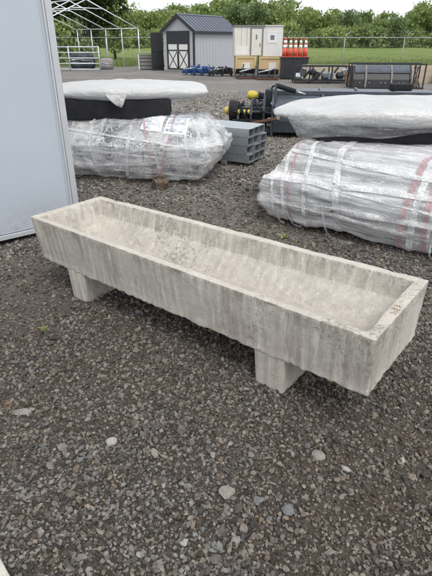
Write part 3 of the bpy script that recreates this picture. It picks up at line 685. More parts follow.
# printed sheets lying on the upper slope at the right end, just under the film bands
from mathutils.bvhtree import BVHTree
bv = BVHTree.FromBMesh(bmL)
def lay(x0, x1, y0, y1, lift, n=6):
    vs = []
    for i in range(n + 1):
        for j in range(n + 1):
            h = bv.ray_cast(Vector((x0 + (x1 - x0) * i / n, y0 + (y1 - y0) * j / n, 2)), Vector((0, 0, -1)))
            vs.append((h[0] + h[1] * lift) if h[0] else Vector((x0, y0, .4)))
    return B().add(vs, [(i * (n + 1) + j, (i + 1) * (n + 1) + j, (i + 1) * (n + 1) + j + 1, i * (n + 1) + j + 1) for i in range(n) for j in range(n)])
for (x0, x1, y0, y1) in ((.10, .36, -.48, -.20), (.40, .68, -.50, -.22), (.14, .42, -.17, .12), (.46, .70, -.19, .08)):
    sh_ = lay(x0, x1, y0, y1, .005).build('printed_sheet', M['paper'], ll, smooth=True)
    for a in range(9):
        yy = y0 + (y1 - y0) * (.08 + .095 * a); x = .08
        while x < .84:
            w_ = r_.uniform(.10, .34)
            if r_.random() < .8: lay(x0 + (x1 - x0) * x, x0 + (x1 - x0) * min(.92, x + w_), yy, yy + (y1 - y0) * (.06 if a in (0, 4) else .028), .007, 2).build('print_line', M['ink'], sh_)
            x += w_ + .03
bmL.free()
us = thing('wrapped_slab', 'white film wrapped slab on a black base resting on the left boxes bundle', 'wrapped slab', (-1.17, 7.02, .71), R(4))
PS = superbody(2.10, 1.34, .17, .19, 2.4, 4.5, 8, .020, .86, 0, .05, (.0, .12), (.7, 1, 1), .0)
shell(PS, 90, 64).build('white_film', M_filmwhite, us, smooth=True)
PSb = superbody(1.50, 1.20, .24, .0, 6.4, 9, 26, .005, .97, 0, 0, (.0, .0))
pb_ = slab('dark_base', (-.80, -.62, -.02), (.70, .60, .235), M['black'], us, 4); pb_.location = (-.16, -.02, 0)
vs = []; nfl = 10
for i in range(nfl + 1):                                                                       # film flap hanging from the edge
    f = i / nfl; hw_ = .12 * (1 - f) ** .8 + .010
    for k in range(5):
        c = -1 + k / 2; vs.append((-.12 + .05 * f + c * hw_, -.70 - .03 * math.sin(3 * f) - .012 * math.cos(2.2 * c + 5 * f), .29 - .15 * f))
B().add(vs, [(i * 5 + k, i * 5 + k + 1, (i + 1) * 5 + k + 1, (i + 1) * 5 + k) for i in range(nfl) for k in range(4)]).build('film_flap', film('flap_film', .72, .95, (.78, .78, .775), (4, 4, 4), 10), us, smooth=True)
# broken wood lying under the right end of the left load
bw = thing('wood_offcut', 'splintered brown wood offcut under the left wrapped bundle', 'wood', (*at(158, 188)[:2], 0), R(15))
for (c, d, a) in (((0, 0, .055), (.10, .17, .10), .2), ((.09, .03, .04), (.09, .12, .075), -.4), ((.03, .09, .11), (.16, .06, .04), .6)):
    bm = bmesh.new(); me = B().box((0, 0, 0), d).mesh('offcut'); bm.from_mesh(me); bmesh.ops.subdivide_edges(bm, edges=bm.edges[:], cuts=3, use_grid_fill=True)
    for vv in bm.verts: vv.co += Vector((noise.noise(vv.co * 30), noise.noise(vv.co * 30 + Vector((4, 0, 0))), noise.noise(vv.co * 26 + Vector((0, 7, 0))))) * .018
    bm.to_mesh(me); bm.free(); o = link('splinter_block', me, M['woodold'], bw); o.location = c; o.rotation_euler = (.1, .05, a)

# ------------------------------------------------------------------ galvanised tube bundle
td = Vector((-.86, .51, 0)).normalized()
tb = thing('tube_bundle', 'stack of galvanised rectangular steel tubes with open ends between the wrapped bundles', 'steel tubes', (.458, 6.84, 0), math.atan2(td.y, td.x))
# local +x runs away along the tubes, +y is towards the camera's left; columns go to -y
cw, chh, tw = .188, .118, .009
def tube_mesh(L):
    b = B(); o_ = [(0, 0), (cw - .004, 0), (cw - .004, chh - .004), (0, chh - .004)]; i_ = [(tw, tw), (cw - .004 - tw, tw), (cw - .004 - tw, chh - .004 - tw), (tw, chh - .004 - tw)]
    vs = [(x, -y, z) for x in (0, L) for (y, z) in o_ + i_]
    fs = []
    for k in range(4):
        n_ = (k + 1) % 4
        fs += [(k, n_, 8 + n_, 8 + k), (4 + k, 12 + k, 12 + n_, 4 + n_), (k, 4 + k, 4 + n_, n_), (8 + k, 8 + n_, 12 + n_, 12 + k)]
    return b.add(vs, fs).mesh('tube')
tm = tube_mesh(2.6)
for c in range(3):
    for rr in range(4):
        o = link('tube', tm, M['galv'], tb); o.location = (.012 * ((c * 5 + rr * 3) % 4) - .01, -c * cw, .035 + rr * chh)
for x in (.35, 1.9): B().span((x, -.60, -.02), (x + .09, .03, .033)).build('bearer', M['woodgrey'], tb, .004)

# ------------------------------------------------------------------ dark implement with yellow shaft guards
im = thing('mower_implement', 'long dark steel tractor mower with yellow shaft guards behind the tubes', 'implement', (.80, 9.9, 0), R(-8))
deck = B().prism([(.36, -.80, .16), (.36, -.80, .54), (.36, -.45, .70), (.36, .85, .72), (.36, 1.05, .45), (.36, 1.05, .2)], (3.0, 0, 0))
deck.build('deck', M['steel'], im, .012)
B().span((.355, -.822, .10), (3.37, -.802, .30)).build('skirt', M['steeldk'], im, .003)
B().bar((.37, -.40, .742), (3.3, -.40, .742), .09, .07).build('deck_beam', M['steel'], im, .006)
for x in (1.2, 1.9, 2.6): B().prism([(x, -.82, .54), (x, -.45, .735), (x, .7, .755), (x, .7, .71), (x, -.45, .69), (x, -.8, .52)], (.04, 0, 0)).build('deck_rib', M['steel'], im)
# heavy hitch frame at the left end: plates, cross bars, gearbox
for x, m_, zt in ((.31, 'steel', .78), (.15, 'steeldk', .70), (-.08, 'steeldk', .62), (-.32, 'blackpaint', .54)):
    B().prism([(x, -.78, .03), (x, -.78, zt - .22), (x, -.52, zt), (x, .30, zt), (x, .60, .40), (x, .60, .03)], (.045, 0, 0)).build('side_plate', M[m_], im, .005)
    B().lathe((x - .004, -.55, zt - .22), [(.035, 0), (.035, -.018), (.018, -.022)], 8, 'X').build('bolt', M['galv'], im)
    B().lathe((x - .004, -.2, zt - .12), [(.03, 0), (.03, -.018), (.018, -.022)], 8, 'X').build('bolt', M['galv'], im)
for (p, q, w_, m_) in (((-.42, -.60, .46), (.62, -.60, .46), .09, 'blackpaint'), ((-.42, .2, .40), (.62, .2, .40), .10, 'steeldk'), ((-.40, -.70, .12), (.62, -.70, .12), .08, 'steeldk'), ((-.40, -.72, .27), (.60, -.72, .27), .06, 'blackpaint'), ((-.30, -.83, .20), (.42, -.80, .34), .045, 'rust')):
    B().bar(p, q, w_, w_).build('frame_bar', M[m_], im, .006)
B().span((-.08, -.50, .16), (.22, .18, .58)).build('gearbox', M['blackpaint'], im, .04)
B().span((.17, -.46, .30), (.35, .1, .80)).build('drive_housing', M['steeldk'], im, .03)
B().span((-.34, -.44, .10), (-.12, .3, .44)).build('belt_guard', M['blackpaint'], im, .03)
bg_ = B().lathe((-.40, -.52, .43), [(.06, .16), (.16, .10), (.185, .0), (.185, -.07), (.165, -.075), (.145, .02)], 20, 'X').build('bell_guard', M['black'], im)
B().lathe((-.56, -.56, .43), [(.030, -.015), (.055, .0), (.072, .04), (.072, .10), (.046, .17), (.036, .20)], 16, 'X').build('shaft_guard', M['yellowdull'], im, smooth=True)
B().tube((-.38, -.68, .43), (.22, -.72, .43), .028).build('drive_shaft', M['steeldk'], im, smooth=True)
for x in (-.30, -.20, -.12): B().tube((x, -.69, .43), (x + .035, -.692, .43), .040).build('shaft_collar', M['yellowdull'], im)
B().lathe((-.10, -.12, .66), [(.04, -.08), (.066, -.07), (.082, -.02), (.080, .05), (.064, .10), (.04, .11)], 16, 'X').build('yellow_cap', M['yellow'], im, smooth=True)
B().tube((.03, -.12, .66), (.26, -.12, .62), .06).build('input_shaft', M['black'], im, smooth=True)
cy = B().tube((.36, -.62, .88), (.72, -.60, .78), .042, n=12).build('hydraulic_cylinder', M['black'], im, smooth=True)
B().tube((.72, -.60, .78), (.90, -.58, .73), .02).build('piston_rod', M['galv'], cy, smooth=True)
B().prism([(.355, -.68, .5), (.355, -.66, .92), (.355, -.54, .92), (.355, -.44, .5)], (.035, 0, 0)).build('bracket', M['steel'], im, .004)
B().span((.40, -.815, .32), (.47, -.803, .50)).build('warning_plate', M['galv'], im, .003)
B().box((2.72, .35, .80), (.42, .20, .13)).build('belt_cover', M['black'], im, .03)
for hp in ([(.25, -.2, .66), (.30, -.42, .84), (.42, -.60, .86), (.54, -.62, .80)], [(.10, -.3, .58), (.0, -.62, .66), (.10, -.80, .48), (.40, -.82, .42), (.62, -.82, .5)], [(-.2, -.3, .46), (-.26, -.72, .56), (-.1, -.80, .30), (.2, -.83, .22)]):
    hose = smoothpts(hp, 16); hb = B()
    for a_, b_ in zip(hose[:-1], hose[1:]): hb.tube(a_, b_, .014, n=6)
    me_ = hb.mesh('hose', smooth=True); bm = bmesh.new(); bm.from_mesh(me_); bmesh.ops.remove_doubles(bm, verts=bm.verts[:], dist=.003); bm.to_mesh(me_); bm.free(); link('hose', me_, M['black'], im)

# ------------------------------------------------------------------ shed
sa = R(35)
sw, sdp, eh, rh = 2.12, 4.1, 2.08, 2.80
scn = at(194.5, 72.5)                                                # near corner on the ground
# local: origin at the near corner, -x runs along the gable front (away to the left), +y along the side to the back
shd = thing('garden_shed', 'pale grey shed with black double doors, black trim and metal roof', 'shed', (scn.x, scn.y, 0), -sa)
sdl = Vector
walls = B().prism([(0, 0, .08), (0, 0, eh), (-sw / 2, 0, rh - .04), (-sw, 0, eh), (-sw, 0, .08)], (0, sdp, 0)).build('wall', M['siding'], shd)
# vertical battens of the siding
for k in range(1, 14): B().span((.001, k * .29, .1), (.010, k * .29 + .02, eh - .06)).build('siding_groove', M['siding'], walls)
for k in range(1, 6): B().span((-sw + k * .29 + .12, -.008, 1.97), (-sw + k * .29 + .135, -.001, 2.03)).build('siding_groove', M['siding'], walls)
B().span((-sw - .02, -.03, -.05), (.02, sdp + .02, .085)).build('skid_base', M['woodgrey'], shd, .006)
for (x0, x1, y0, y1) in ((-.075, .016, -.016, .08), (-sw - .016, -sw + .075, -.016, .08), (-.08, .016, sdp - .08, sdp + .016)):
    B().span((x0, y0, .085), (x1, y1, eh - .02)).build('corner_trim', M['trim'] if x0 > -1 else M['siding'], shd, .004)
for sgn in (0, 1):
    e0 = Vector((.16, 0, eh - .09)) if sgn == 0 else Vector((-sw - .16, 0, eh - .09)); ap = Vector((-sw / 2, 0, rh))
    dn = Vector((0, 0, .05))
    rp_ = B().prism([e0 + Vector((0, -.14, 0)), ap + Vector((0, -.14, 0)), ap + Vector((0, -.14, .05)), e0 + Vector((0, -.14, .05))], (0, sdp + .28, 0)).build('roof_plane', M['roof'], shd)
    for k in range(15):
        y = -.12 + k * (sdp + .22) / 14
        B().prism([e0 + Vector((0, y, .052)), ap + Vector((0, y, .052)), ap + Vector((0, y, .082)), e0 + Vector((0, y, .082))], (0, .05, 0)).build('roof_rib', M['roof'], rp_)
    B().prism([e0 + Vector((0, -.165, -.10)), ap + Vector((0, -.165, -.10)), ap + Vector((0, -.165, .06)), e0 + Vector((0, -.165, .06))], (0, .022, 0)).build('fascia', M['trim'], shd)
B().span((.135, -.14, eh - .17), (.165, sdp + .14, eh - .055)).build('eave_trim', M['trim'], shd)
B().prism([(-sw / 2 - .09, -.15, rh + .03), (-sw / 2, -.15, rh + .085), (-sw / 2 + .09, -.15, rh + .03), (-sw / 2, -.15, rh + .07)], (0, sdp + .30, 0)).build('ridge_cap', M['roof'], shd)
d0, d1 = -sw + .27, -.36; dm = (d0 + d1) / 2
fr = B().span((d0 - .06, -.03, .11), (d0 - .002, -.001, 1.98)); fr.span((d1 + .002, -.03, .11), (d1 + .06, -.001, 1.98)); fr.span((d0 - .06, -.03, 1.982), (d1 + .06, -.001, 2.04)); fr.build('door_frame', M['trim'], shd)
for (a_, b_) in ((d0, dm - .006), (dm + .006, d1)):
    dr = B().span((a_, -.022, .12), (b_, -.002, 1.978)).build('door', M['white'], shd)
    B().span((a_, -.034, 1.46), (b_, -.0225, 1.978)).build('top_panel', M['trim'], dr)
    fm = B()
    for (z0, z1) in ((.12, .19), (1.06, 1.12), (1.40, 1.459)): fm.span((a_ + .056, -.034, z0), (b_ - .056, -.0225, z1))
    fm.span((a_, -.035, .12), (a_ + .055, -.0225, 1.459)); fm.span((b_ - .055, -.035, .12), (b_, -.0225, 1.459))
    fm.build('door_trim', M['trim'], dr)
    for (p, q, yy) in (((a_ + .05, .19), (b_ - .05, 1.06), -.027), ((a_ + .05, 1.06), (b_ - .05, .19), -.0295)): B().bar((p[0], yy, p[1]), (q[0], yy, q[1]), .008, .045).build('cross_brace', M['trim'], dr)
    B().span((dm - .03 if a_ == d0 else dm + .015, -.055, .98), (dm - .015 if a_ == d0 else dm + .03, -.0352, 1.10)).build('handle', M['galv'], dr)
# black sheet leaning at the left of the shed and grey wood crate
o = thing('black_board', 'tall black corrugated board standing against the left of the shed', 'board', (at(160.5, 69).x, 31.2, 0), R(20))
bb = B()
for k in range(6): bb.span((-.36 + k * .12, -.03 + .012 * (k % 2), 0), (-.36 + k * .12 + .118, .03 + .012 * (k % 2), 1.98))
bb.build('board', M['trim'], o); B().span((-.38, -.05, 1.0), (.38, -.031, 1.08)).build('rail', M['blackpaint'], o); B().span((-.38, -.05, .2), (.38, -.031, .28)).build('rail', M['blackpaint'], o)
cr = thing('wood_crate', 'weathered grey slatted crate beside the canopy frame and shed', 'crate', (at(148.5, 69).x, 32.2, 0), R(8))
B().span((-.5, -.32, .03), (.5, .32, .80)).build('crate_core', M['sheetdk'], cr)
for z in (.04, .24, .44, .64): B().span((-.55, -.36, z), (.55, -.325, z + .15)).build('slat', M['woodgrey'], cr, .004)
for x in (-.55, .49): B().span((x, -.40, -.02), (x + .07, -.361, .86)).build('post', M['galvwhite'], cr, .004)
B().span((-.60, -.42, .865), (.60, .36, .91)).build('lid', M['woodgrey'], cr, .006)

# ------------------------------------------------------------------ canopy frame (bare white tube arches)
cf = thing('canopy_frame', 'bare white steel tube frame of a gabled canopy', 'canopy frame', (0, 0, 0))
cdir = Vector((-.73, .685, 0)); cacr = Vector((-.685, -.73, 0))       # ridge direction, direction across an arch
cf.location = (-4.86, 33.7, 0)
HS_, eave, ridge = 3.55, 2.22, 3.62
for k in range(5):
    o_ = cdir * (1.72 * k); up = Vector((0, 0, 1)); l0 = o_; l1 = o_ + cacr * (2 * HS_); ap = o_ + cacr * HS_ + up * ridge
    for q in (l0, l1):
        B().tube(q - up * .05, q + up * eave, .032).build('leg', M['galvwhite'], cf, smooth=True)
        B().tube(q + up * eave, ap, .032).build('rafter', M['galvwhite'], cf, smooth=True)
    f = .30; B().tube((l0 + up * eave).lerp(ap, 1 - f), (l1 + up * eave).lerp(ap, 1 - f), .026).build('collar_tie', M['galvwhite'], cf, smooth=True)
for q, z in ((Vector((0, 0, 0)), eave + .03), (cacr * (2 * HS_), eave + .03), (cacr * HS_, ridge + .03)):
    B().tube(q + Vector((0, 0, z)), q + cdir * 6.88 + Vector((0, 0, z)), .027).build('purlin', M['galvwhite'], cf, smooth=True)
# cattle gate
gt = thing('livestock_gate', 'galvanised five rail livestock gate standing below the canopy frame', 'gate', (at(102, 71).x - 1.75, 30.2, 0), R(-2))
GX = 1.72
for z in (.10, .40, .68, .97, 1.25): B().tube((-GX, 0, z), (GX, 0, z), .032 if z in (.10, 1.25) else .03).build('rail', M['gategalv'], gt, smooth=True)
for x in (-GX, -.02, GX): B().tube((x, -.004, .02), (x, -.004, 1.30), .036).build('upright', M['gategalv'], gt, smooth=True)
# dark pallet stacks seen through the gate
for i, (x, wd, h, m_, lab) in enumerate(((-8.2, 1.5, .95, 'steeldk', 'dark grey tarpaulin covered pile directly behind the left half of the gate'), (-6.75, .8, .62, 'woodgrey', 'low grey pile behind the right half of the gate'))):
    o = thing('covered_pile', lab, 'pile', (x, 32.4, 0), .1)
    Pp = superbody(wd, .9, h, -.03, 3 + i, 5, 8, .05, 1, 0, .04); shell(Pp, 30, 28).build('cover', M[m_], o, smooth=True)
    for z in (.25, .5): strip_long(Pp, math.pi + (z - .4), .06, -.9, .9, .012).build('strap', M['galvwhite'], o)

# ------------------------------------------------------------------ crates and white cabin
def crate(loc, wd, hh, rz, label):
    o = thing('wooden_crate', label, 'crate', loc, rz, 'wooden crates under the white cabins')
    B().span((-wd / 2 + .03, -.42, .10), (wd / 2 - .03, .42, hh - .03)).build('panel', M['wood'], o)
    for (x, y) in ((-wd / 2, -.45), (wd / 2 - .09, -.45), (-wd / 2, .40), (wd / 2 - .09, .40)): B().span((x, y, .09), (x + .09, y + .05, hh)).build('post', M['wood'], o, .004)
    for z in (.10, hh - .10): B().span((-wd / 2 + .092, -.448, z), (wd / 2 - .092, -.421, z + .09)).build('rail', M['wood'], o, .004)
    B().span((-.16, -.431, .36), (.20, -.4205, .64)).build('label_sheet', M['white'], o)
    for x in (-wd / 2 + .02, -.06, wd / 2 - .14): B().span((x, -.45, -.03), (x + .12, .45, .088)).build('runner', M['woodpale'], o, .004)
    return o
cp_ = at(245.5, 77)
crate((cp_.x - .03, 25.6, 0), .98, .92, R(2), 'new wooden crate below the cream cabin, nearer the shed')
crate((at(271.5, 77).x, 25.7, 0), 1.28, .90, R(-1), 'new wooden crate below the cabin window, beside the cones')
cb = thing('cream_cabin', 'cream sheet metal cabin with grey framed door on a wooden crate', 'cabin', (1.62, 25.75, .925), R(3))
B().span((-.76, -.38, 0), (.62, .7, 1.22)).build('body', M['cream'], cb, .01)
for x in (-.45, -.18): B().span((x, -.384, .03), (x + .012, -.3805, 1.20)).build('panel_joint', M['greytrim'], cb)
B().span((-.80, -.42, 1.225), (.66, .74, 1.29)).build('roof_sheet', M['greytrim'], cb, .006)
fr = B().span((-.02, -.41, .02), (.04, -.3805, 1.15)); fr.span((.53, -.41, .02), (.60, -.3805, 1.15)); fr.span((-.02, -.4105, 1.152), (.60, -.3805, 1.22)); fr.build('door_frame', M['greytrim'], cb)
dr = B().span((.045, -.40, .03), (.525, -.381, 1.145)).build('door', M['cream'], cb)
B().span((.24, -.409, .70), (.31, -.4002, .90)).build('notice', M['greytrim'], dr); B().span((.44, -.43, .40), (.47, -.4002, .55)).build('handle', M['greytrim'], dr)
B().span((-.72, -.392, .05), (-.1, -.3812, .42)).build('white_sheet', M['white'], cb)
wc = thing('white_cabin', 'white sheet metal cabin with small framed window on a wooden crate', 'cabin', (2.70, 25.75, .905), R(-12))
B().span((-.44, -.40, 0), (.46, .6, 1.27)).build('body', M['white'], wc, .012)
B().span((-.42, -.404, .02), (-.38, -.4005, 1.24)).build('corner_trim', M['white'], wc)
wn = B().span((-.20, -.412, .56), (.30, -.4005, .62)); wn.span((-.20, -.412, .98), (.30, -.4005, 1.04)); wn.span((-.20, -.412, .6205), (-.14, -.4005, .9795)); wn.span((.24, -.412, .6205), (.30, -.4005, .9795))
wf = wn.build('window', M['white'], wc); B().span((-.139, -.408, .621), (.239, -.4003, .979)).build('pane', M['paper'], wf); B().span((-.05, -.4125, .70), (.15, -.4082, .90)).build('vent_grille', M['greytrim'], wf)
B().span((-.48, -.44, 1.273), (.50, .64, 1.31)).build('roof_sheet', M['white'], wc, .005)

# ------------------------------------------------------------------ cones on a black bin
bn = thing('black_bin', 'black steel bin carrying the traffic cones', 'bin', (at(293.5, 79).x, 24.2, 0), R(-3))
B().span((-.62, -.36, .04), (.62, .40, .90)).build('body', M['blackpaint'], bn, .015)
B().span((-.65, -.39, .86), (.65, .43, .915)).build('rim', M['blackpaint'], bn, .008)
for x in (-.4, 0, .4): B().span((x - .02, -.385, .06), (x + .02, -.361, .855)).build('rib', M['steeldk'], bn, .004)
for x in (-.5, .42): B().span((x, -.34, -.03), (x + .1, .38, .038)).build('foot', M['blackpaint'], bn)
cn = None; rows = []
names = ('leftmost', 'second from the left', 'middle', 'second from the right', 'rightmost')
for i in range(5): rows.append((-.46 + .23 * i + (-.03 if i == 0 else 0), -.20, '%s traffic cone in the front row on the black bin' % names[i]))
for i in range(5): rows.append((-.40 + .225 * i, .10, '%s traffic cone in the back row on the black bin' % names[i]))
for (x, y, lab) in rows:
    loc = (bn.location.x + x, 24.2 + y, .917)
    if cn is None:
        cn = thing('traffic_cone', lab, 'traffic cone', loc, 0, 'traffic cones on the black bin')
        B().span((-.11, -.11, 0), (.11, .11, .03)).build('base_plate', M['cone'], cn, .006)
        B().lathe((0, 0, 0), [(.105, .031), (.082, .36)], 14).build('lower_cone', M['cone'], cn, smooth=True)
        B().lathe((0, 0, 0), [(.083, .361), (.070, .49)], 14).build('reflective_band', M['bandw'], cn, smooth=True)
        B().lathe((0, 0, 0), [(.069, .491), (.062, .55)], 14).build('middle_cone', M['cone'], cn, smooth=True)
        B().lathe((0, 0, 0), [(.063, .551), (.046, .67)], 14).build('reflective_band', M['bandw'], cn, smooth=True)
        B().lathe((0, 0, 0), [(.045, .671), (.032, .75), (.024, .76)], 14).build('tip', M['cone'], cn, smooth=True)
    else:
        c2 = copy_tree(cn); c2.location = loc; c2.rotation_euler = (0, 0, rng.uniform(-.2, .2)); c2['label'] = lab

# ------------------------------------------------------------------ blue implements and black scrap in front of the shed
def plow(loc, rz, m_, label, seed, s_=1.0):
    o = thing('tractor_implement', label, 'implement', loc, rz); r = random.Random(seed)
    B().bar((-.55 * s_, 0, .16), (.55 * s_, 0, .16), .10, .10).build('main_beam', m_, o, .006)
    B().bar((-.5 * s_, .4, .10), (.5 * s_, .4, .10), .08, .08).build('rear_beam', m_, o, .006)
    for x in (-.42, -.05, .36): B().bar((x * s_, -.35, .08), (x * s_, .45, .20), .06, .06).build('tine_arm', m_, o, .004)
    for x in (-.42, .0, .40):
        B().lathe((x * s_, -.30, .19), [(.03, -.03), (.19, -.005), (.19, .012), (.03, .03)], 14, 'X').build('disc', m_, o)
    for x in (-.34, .30): B().bar((x * s_, .0, .16), (x * s_ * .8, .10, r.uniform(.38, .50)), .05, .06).build('hitch_bar', m_, o, .004)
    for k in range(7):
        x = r.uniform(-.55, .5) * s_; y = r.uniform(-.3, .4); a = r.uniform(-.5, .5)
        B().bar((x, y, r.uniform(.05, .2)), (x + .3 * math.cos(a * 3), y + .2 * math.sin(a * 5), r.uniform(.22, .44)), r.uniform(.03, .07), r.uniform(.04, .10)).build('linkage', m_ if k % 3 else M['steeldk'], o, .004)
    for k in range(2): B().box((r.uniform(-.4, .4) * s_, .25, .26), (.22, .2, .22), Matrix.Rotation(r.uniform(-.5, .5), 3, 'Z')).build('housing', m_, o, .02)
    B().tube((-.5 * s_, -.1, .27), (.1 * s_, -.14, .34), .03).build('cylinder', M['galv'], o, smooth=True)
    B().span((-.12, -.05, .2), (.14, .18, .42)).build('gearbox', m_, o, .02)
    return o
plow((at(193, 76).x, 27.0, 0), R(12), M['blue'], 'blue disc implement at the shed door', 1, 1.1)
plow((at(204, 76).x, 26.6, 0), R(-18), M['blue'], 'blue disc implement by the shed corner, nearer the black harrow', 2, 1.0)
plow((at(221, 77).x, 26.1, 0), R(15), M['blackpaint'], 'black harrow lying before the shed side wall', 3, 1.15)
def scrap(loc, rz, label, seed, wd=1.2):
    o = thing('loader_attachment', label, 'attachment', loc, rz); r = random.Random(seed)
    B().prism([(-wd / 2, -.25, .02), (-wd / 2, .30, .02), (-wd / 2, .38, .20), (-wd / 2, .22, .42), (-wd / 2, .14, .40), (-wd / 2, .24, .2), (-wd / 2, .2, .10)], (wd, 0, 0)).build('blade', M['blackpaint'], o, .006)
    for x in (-wd * .35, 0, wd * .33): B().bar((x, -.3, .05), (x + r.uniform(-.25, .25), .2, r.uniform(.3, .62)), .05, .07).build('strut', M['blackpaint'], o, .004)
    B().tube((-wd * .4, -.2, .3), (wd * .2, -.15, .42), .035).build('cylinder', M['galv'], o, smooth=True)
    B().bar((-wd * .5, -.34, .05), (wd * .5, -.34, .05), .08, .06).build('skid', M['rust'], o)
    return o
scrap((at(268, 80).x, 23.7, 0), R(-6), 'black angled blade attachment in front of the window crate', 1, 1.0)
scrap((at(247, 79).x, 24.3, 0), R(10), 'low black blade with rusty skid in front of the left crate', 2, .95)

# ------------------------------------------------------------------ racks
rk = thing('steel_rack', 'low dark steel rack filled with machine parts left of the bucket', 'rack', (at(321, 83).x, 21.9, 0), R(-1))
hwk = 1.12
for x in (-hwk, -.4, .4, hwk):
    for y in (-.35, .35): B().bar((x, y, -.02), (x, y, .66), .05, .05).build('post', M['blackpaint'], rk)
for y in (-.35, .35):
    for z in (.08, .64): B().bar((-hwk, y - .027, z), (hwk, y - .027, z), .045, .05).build('rail', M['blackpaint'], rk)
r_ = random.Random(3)
for k in range(11):
    x = -hwk + .15 + k * .195; z = r_.uniform(.2, .42); ln = r_.uniform(.1, .2)
    mm = r_.choice([M['steel'], M['blackpaint'], M['galv'], M['steeldk']])
    if k % 3 == 0: B().lathe((x, -.15, z), [(.05, -ln), (.13, -ln * .7), (.13, ln * .6), (.06, ln)], 12, 'X').build('motor', mm, rk, smooth=False)
    elif k % 3 == 1: B().box((x, -.1, z), (.22, .35, r_.uniform(.2, .34)), Matrix.Rotation(r_.uniform(-.4, .4), 3, 'Y')).build('housing', mm, rk, .02)
    else: B().bar((x - .15, -.2, z - .1), (x + .15, .1, z + .2), .06, .08).build('arm', mm, rk, .006)
B().span((-hwk, -.33, .105), (hwk, .33, .14)).build('shelf', M['steeldk'], rk)

bk = thing('loader_bucket', 'wide black loader bucket held in a low dark steel frame', 'loader bucket', (at(380, 88).x, 19.45, 0), R(-7))
bw_ = 1.05
B().prism([(-bw_, -.42, .06), (-bw_, .36, .06), (-bw_, .44, .22), (-bw_, .36, .70), (-bw_, .05, .76), (-bw_, -.02, .74), (-bw_, -.30, .52), (-bw_, -.40, .30)], (2 * bw_, 0, 0)).build('shell', M['blackpaint'], bk, .012)
B().prism([(-bw_ + .02, -.045, .752), (-bw_ + .02, .33, .718), (-bw_ + .02, .33, .735), (-bw_ + .02, -.03, .775)], (2 * bw_ - .04, 0, 0)).build('top_lip', M['steel'], bk)
B().prism([(-bw_ + .06, -.325, .52), (-bw_ + .06, -.05, .75), (-bw_ + .06, -.06, .765), (-bw_ + .06, -.335, .535)], (2 * bw_ - .12, 0, 0)).build('upper_plate', M['steel'], bk)
for x in (-.62, .30, .98): B().prism([(x, -.47, .02), (x, -.44, .34), (x, -.34, .56), (x, -.04, .80), (x, .02, .78), (x, -.28, .52), (x, -.38, .3), (x, -.38, .02)], (.06, 0, 0)).build('rib', M['woodgrey'] if x < .9 else M['blackpaint'], bk)
for x in (-bw_ - .10, bw_ + .06, bw_ + .42):
    for y in (-.40, .40): B().bar((x, y, -.02), (x, y, .80), .045, .045).build('frame_post', M['blackpaint'], bk)
for y in (-.40, .40):
    B().bar((-bw_ - .125, y, .822), (bw_ + .445, y, .822), .045, .045).build('frame_rail', M['blackpaint'], bk)
    B().bar((-bw_ - .125, y - .05, .03), (bw_ + .445, y - .05, .03), .05, .05).build('frame_rail', M['blackpaint'], bk)
for k in range(4): B().bar((bw_ + .1 + .08 * k, -.3, .05), (bw_ + .32 - .05 * k, .2, .72), .04, .04).build('linkage', M['rust'] if k % 2 else M['blackpaint'], bk)
for x in (-.8, -.45, -.05, .12, .6, .75): B().lathe((x, -.425, .20), [(.02, 0), (.022, -.03)], 8, 'Y').build('bolt', M['galv'], bk)
# rusty coil of links between rack and bucket
ch = thing('rusty_link_pile', 'small pile of rusty iron links between the rack and the bucket', 'scrap iron', (at(349, 84).x, 20.9, 0), 0)
r_ = random.Random(9)
for k in range(7):
    a = r_.uniform(0, 3.1); B().bar((-.22 + .07 * k, -.1, .03), (-.22 + .07 * k + .2 * math.cos(a), .1 + .1 * math.sin(a), r_.uniform(.35, .62)), .05, .04).build('link', M['rust'], ch)
rd = thing('red_implement', 'red sheet metal implement at the right edge behind the bucket', 'implement', (at(430, 81).x, 21.2, 0), R(-5))
B().prism([(-.35, -.2, .05), (.7, -.2, .05), (.7, -.2, .66), (-.15, -.2, .66), (-.35, -.2, .4)], (0, .7, 0)).build('hood', M['red'], rd, .02)
for x in (-.3, .55): B().span((x, -.24, -.03), (x + .08, .5, .045)).build('skid', M['steeldk'], rd)
B().bar((-.5, -.22, .2), (-.3, .1, .5), .05, .05).build('arm', M['rust'], rd)
# pale timbers lying behind the racks
for (x0, x1, y, h, lab) in ((3.9, 6.3, 23.6, .64, 'pale timber panel standing on edge behind the steel rack'), (7.0, 9.4, 21.9, .68, 'pale timber panel on edge right of the bucket')):
    o = thing('timber_panel', lab, 'timber panel', ((x0 + x1) / 2, y, 0), R(-2)); l = (x1 - x0) / 2
    for k in range(3): B().span((-l, -.04 + .004 * k, -.02 + k * h / 3), (l, .05, (k + 1) * h / 3 - .025)).build('plank', M['woodpale'], o, .006)
    for x in (-l + .2, l - .3): B().span((x, -.075, -.02), (x + .09, -.041, h)).build('batten', M['woodpale'], o, .004)

